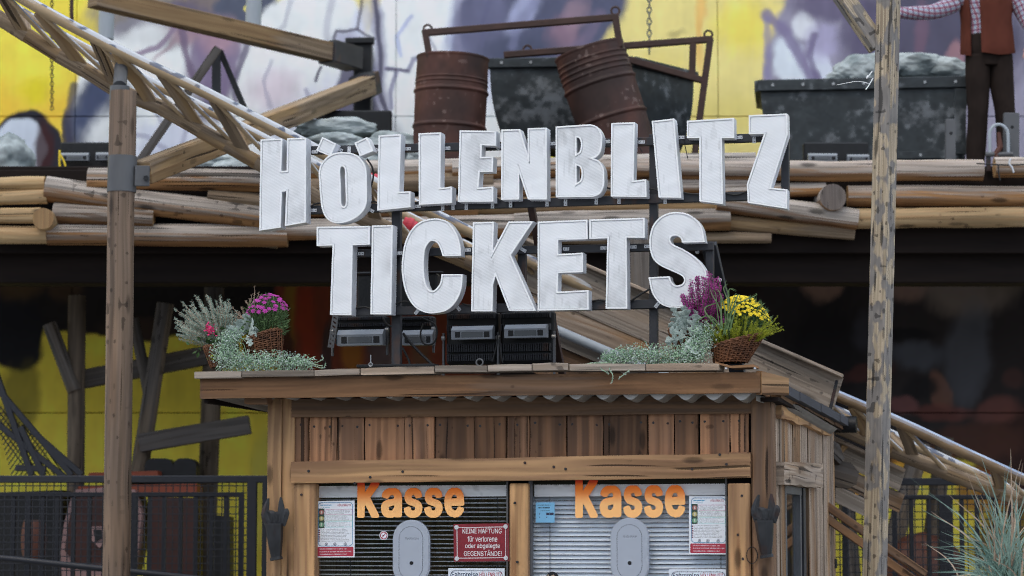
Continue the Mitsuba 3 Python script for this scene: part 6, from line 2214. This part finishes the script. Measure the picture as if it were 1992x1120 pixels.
ragwort([(476, 650, 110, 36, -.02), (478, 648, 80, 42, 0), (482, 652, 55, 40, -.04), (474, 652, 150, 34, -.05), (484, 656, 15, 28, -.08), (470, 656, 175, 32, -.06), (480, 652, -60, 26, -.10), (486, 648, 75, 36, .04), (462, 652, 130, 30, -.03), (480, 660, -30, 24, -.1), (466, 648, 95, 26, -.02), (488, 652, 40, 28, -.05)],
        'silver lobed leaves between the silver heather and the magenta flowers', 0)


def trail(path_, width, n, leaf, lab, twigs, d0):
    "trailing mat of small round silver leaves along a pixel path"
    k = thing('trailing_plant', lab, 'plant')
    s = spline([np.array(q) for q in path_], 10)
    ws = spline([np.array([w]) for w in width], 10)[:, 0]
    u = nrg.uniform(0, len(s) - 1.001, n)
    i = u.astype(int); fr = (u - i)[:, None]
    c = s[i] * (1 - fr) + s[i + 1] * fr
    w = ws[i]
    off = np.clip(nrg.normal(size=(n, 3)), -2.2, 2.2) * .42
    pts = np.array([BF(c[j, 0] + off[j, 0] * w[j], c[j, 1] + off[j, 1] * w[j], c[j, 2] + off[j, 2] * w[j] * .0034) for j in range(n)])
    m = leafquads(pts, nrg.normal(size=(n, 3)) + np.array([0, -.7, .5]), nrg.uniform(leaf * .6, leaf * 1.1, n), nrg.uniform(leaf * .6, leaf, n), .12)
    half = n // 2
    add('leaves', mk(m.vertices[:half * 5], m.faces[:half * 4]), 'silver_green', k)
    add('leaves', mk(m.vertices[half * 5:] , m.faces[half * 4:] - half * 5), 'silver_leaf', k)
    ms, A, D = [], [], []
    for tw in twigs:
        q = spline([np.array(x) for x in tw], 5)
        p = np.array([BF(*x) for x in q])
        ms.append(tube(p, .0028, 5))
        for x in p[::1]:
            for _ in range(2):
                A.append(x); D.append(nrg.normal(size=3) + np.array([0, -.4, .3]))
    for _ in range(n // 40):
        j = rng.randrange(n - 1)
        q = pts[j] + np.array([rng.gauss(0, .03), rng.gauss(0, .02), rng.gauss(0, .02)])
        ms.append(tube(spline([pts[j], (pts[j] + q) / 2 + nrg.normal(size=3) * .012, q], 4), .0022, 4))
    add('stems', cat(ms), 'silver_green', k, kind='stuff')
    add('twig_leaves', leafquads(A, D, leaf * .8, leaf * .6, .12), 'silver_leaf', k)


trail([(456, 652, -.10), (440, 668, -.12), (436, 690, -.14), (456, 704, -.18), (500, 707, -.2), (550, 706, -.22), (604, 709, -.22)], [18, 25, 30, 29, 27, 25, 14], 6400, .0135,
      'silver green trailing plant flowing from the left baskets along the roof edge',
      [[(590, 704, -.2), (606, 698, -.22), (616, 700, -.22)], [(600, 712, -.2), (618, 704, -.22), (629, 698, -.22), (626, 692, -.22)], [(580, 700, -.2), (600, 706, -.24), (628, 712, -.24)], [(426, 690, -.1), (420, 704, -.1), (428, 716, -.1)], [(560, 698, -.2), (578, 694, -.22), (582, 700, -.22)], [(610, 712, -.2), (628, 716, -.22), (634, 706, -.22)]], -.15)
trail([(1378, 640, -.06), (1362, 664, -.1), (1348, 690, -.14), (1318, 697, -.18), (1270, 693, -.2), (1220, 693, -.22), (1176, 702, -.22)], [22, 32, 30, 26, 26, 23, 12], 7600, .0135,
      'silver green trailing plant flowing from the right baskets along the roof edge and over it',
      [[(1190, 704, -.24), (1170, 706, -.28), (1150, 706, -.28), (1134, 710, -.28)], [(1200, 700, -.24), (1186, 716, -.31), (1192, 730, -.32), (1190, 744, -.32)], [(1238, 704, -.24), (1224, 720, -.31), (1214, 728, -.32), (1204, 736, -.32)], [(1180, 694, -.24), (1176, 684, -.24), (1182, 680, -.24)], [(1196, 696, -.22), (1190, 684, -.22), (1200, 680, -.22)], [(1178, 712, -.28), (1184, 728, -.31)], [(1170, 704, -.24), (1168, 716, -.31), (1180, 724, -.31)]], -.15)

# right: purple plume heather, ragwort, yellow mum, lime heather, thin grass
k = thing('purple_heather', 'tall plum purple heather plumes in front of the last letter', 'plant')
base, tips = [], []
for (x, y) in [(1352, 548), (1362, 536), (1370, 544), (1380, 534), (1390, 542), (1396, 552), (1344, 560), (1384, 560), (1372, 572), (1356, 574), (1400, 572), (1326, 572), (1334, 584), (1346, 600), (1392, 590), (1376, 604), (1360, 606), (1400, 606), (1384, 620), (1366, 622), (1350, 616), (1340, 604), (1404, 590), (1412, 612), (1408, 622)]:
    for _ in range(3):
        base.append(bp(1374 + (x - 1374) * .35 + rng.gauss(0, 5), 652 + rng.gauss(0, 6), .03, .01)); tips.append(bp(x + rng.gauss(0, 4), y + rng.gauss(0, 4), rng.uniform(-.08, .10)))
st, lf = spikes(base, tips, .010, 260, .012, .008, .014, up=.2)
add('stems', st, 'mid_leaf', k, kind='stuff'); add('blossom', lf, 'plum', k)
ragwort([(1336, 650, 120, 40, -.02), (1340, 648, 95, 52, 0), (1344, 652, 70, 46, -.03), (1332, 652, 160, 36, -.05), (1334, 656, -170, 40, -.06), (1344, 656, -80, 42, -.12), (1340, 660, -100, 34, -.12), (1330, 640, 130, 34, -.02), (1348, 640, 80, 40, .02), (1322, 628, 110, 34, 0), (1326, 642, 150, 30, -.06), (1350, 652, 40, 26, -.08), (1328, 630, 80, 36, -.02), (1338, 622, 100, 30, .0)],
        'silver lobed leaves at the foot of the purple heather below the last letter', 0)
mum(1448, 628, 48, 44, .06, 1500, 120, .0185, 'mid_leaf', 'yellow', 'green plant covered in small yellow button flowers at the right end of the roof', tilt=-.035)
k = thing('lime_heather', 'yellow green heather with upright curling shoots in the right basket', 'plant')
base, tips = [], []
for i in range(78):
    s = rng.random()
    bx, by = 1400 + 66 * s, 676 - 8 * s + rng.uniform(-4, 6)
    an = math.radians(132 - 100 * s + rng.uniform(-16, 16))
    ln = rng.uniform(30, 66) * (1.12 if s > .8 else 1)
    base.append(bp(bx, by, -.06, .01)); tips.append(bp(bx + ln * math.cos(an), by - ln * math.sin(an), rng.uniform(-.22, .02)))
st, lf = spikes(base, tips, .012, 90, .010, .0042, .005)
add('stems', st, 'lime_leaf', k, kind='stuff'); add('foliage', lf, 'lime_leaf', k)

def ribbons(curves, w0, mat, name, parent, k_=None):
    V, Fq = [], []
    for c, w in curves:
        t = np.gradient(c, axis=0); t /= np.linalg.norm(t, axis=1, keepdims=True) + 1e-9
        s = np.cross(t, -BB + .5 * nrg.normal(size=3)); s /= np.linalg.norm(s, axis=1, keepdims=True) + 1e-9
        n = np.cross(s, t)
        m = len(c)
        prof = w * np.clip(1.1 - np.linspace(0, 1, m) ** 2.2, .05, 1)[:, None]
        e = len(V)
        V += list(np.stack([c - s * prof + n * prof * .5, c, c + s * prof + n * prof * .5], 1).reshape(-1, 3))
        for i in range(m - 1):
            for j in (0, 1):
                q = e + i * 3 + j
                Fq += [[q, q + 1, q + 4], [q, q + 4, q + 3]]
    return add(name, mk(V, Fq), mat, parent, smooth=True)


k = thing('sedge_plant', 'thin arching green grass blades between the purple and the yellow flowers', 'plant')
cv = []
for pts in [[(1408, 650), (1416, 600), (1424, 566), (1430, 562)], [(1410, 648), (1424, 590), (1434, 570), (1434, 590)], [(1406, 648), (1408, 600), (1400, 570), (1394, 566)], [(1412, 650), (1430, 600), (1470, 572), (1470, 569)], [(1404, 640), (1380, 612), (1360, 620), (1354, 628)], [(1406, 640), (1396, 600), (1390, 575), (1380, 560)], [(1410, 650), (1418, 590), (1412, 560), (1416, 552)], [(1414, 640), (1416, 610), (1418, 650), (1414, 664)], [(1418, 640), (1424, 606), (1420, 640), (1422, 668)], [(1402, 640), (1372, 604), (1400, 590), (1420, 580)]]:
    for _ in range(2):
        q = spline([np.array([x + rng.gauss(0, 3), y + rng.gauss(0, 3)]) for x, y in pts], 6)
        cv.append((np.array([BF(x, y, -.12 + .01 * i / 3) for i, (x, y) in enumerate(q)]), .0042))
ribbons(cv, .004, 'mid_leaf', 'blades', k)

# ------------------------------------------------------------------ tall ornamental grass in the right foreground
k = thing('ornamental_grass', 'tall clump of blue green ornamental grass at the lower right corner', 'grass clump', kind='thing')
GY = 15.6
c0 = P(1962, 1190, GY); 
tops = [(1768, 926), (1846, 962), (1892, 912), (1908, 886), (1900, 936), (1918, 934), (1966, 896), (1966, 872), (1955, 916), (1986, 948), (1800, 1056), (1830, 1034), (1842, 1032), (1862, 1030), (1884, 948), (1792, 1058), (1900, 1000), (1936, 966), (1948, 990), (1976, 930), (1990, 900), (1930, 1010), (1870, 1070), (1850, 1090), (1816, 1110), (1834, 1075), (2000, 960), (2020, 930), (2040, 980), (2060, 1020), (2010, 1000), (1880, 1040), (1905, 1055), (1925, 1050), (1860, 1110), (1890, 1095)]
cv, cv2 = [], []
for (x, y) in tops:
    for r_ in range(7):
        f_ = 1 if r_ == 0 else rng.uniform(.35, .95)
        tx, tyy = 1962 + (x - 1962) * f_ + (0 if r_ == 0 else rng.gauss(0, 16)), 1180 + (y - 1180) * f_ + (0 if r_ == 0 else rng.gauss(0, 8))
        d = rng.uniform(-.25, .25)
        b = c0 + np.array([rng.gauss(0, .06), rng.gauss(0, .06), 0])
        t = P(tx, tyy, GY + d)
        mid = (b + t) / 2 + np.array([(b[0] - t[0]) * .12, 0, .04 + .12 * abs(t[0] - b[0])])
        if r_ > 4: t = t - np.array([0, 0, rng.uniform(.0, .12)])
        (cv if rng.random() < .86 else cv2).append((spline([b, mid, t], 8), rng.uniform(.0035, .0062)))
low = c0 * np.array([1, 1, 0]) + np.array([0, 0, .004])
for i in range(120):
    b = low + np.array([rng.gauss(0, .10), rng.gauss(0, .10), 0]); t = c0 + np.array([rng.gauss(0, .12), rng.gauss(0, .12), rng.uniform(-.2, .25)])
    cv.append((spline([b, (b + t) / 2 + nrg.normal(size=3) * .04, t], 8), rng.uniform(.004, .006)))
ribbons(cv, .006, 'grass_blade', 'green_blades', k)
ribbons(cv2, .006, 'dry', 'dry_blades', k)
for k_, v_ in labels.items():
    for f_ in ('label', 'category', 'group'):
        if v_.get(f_) == '': del v_[f_]
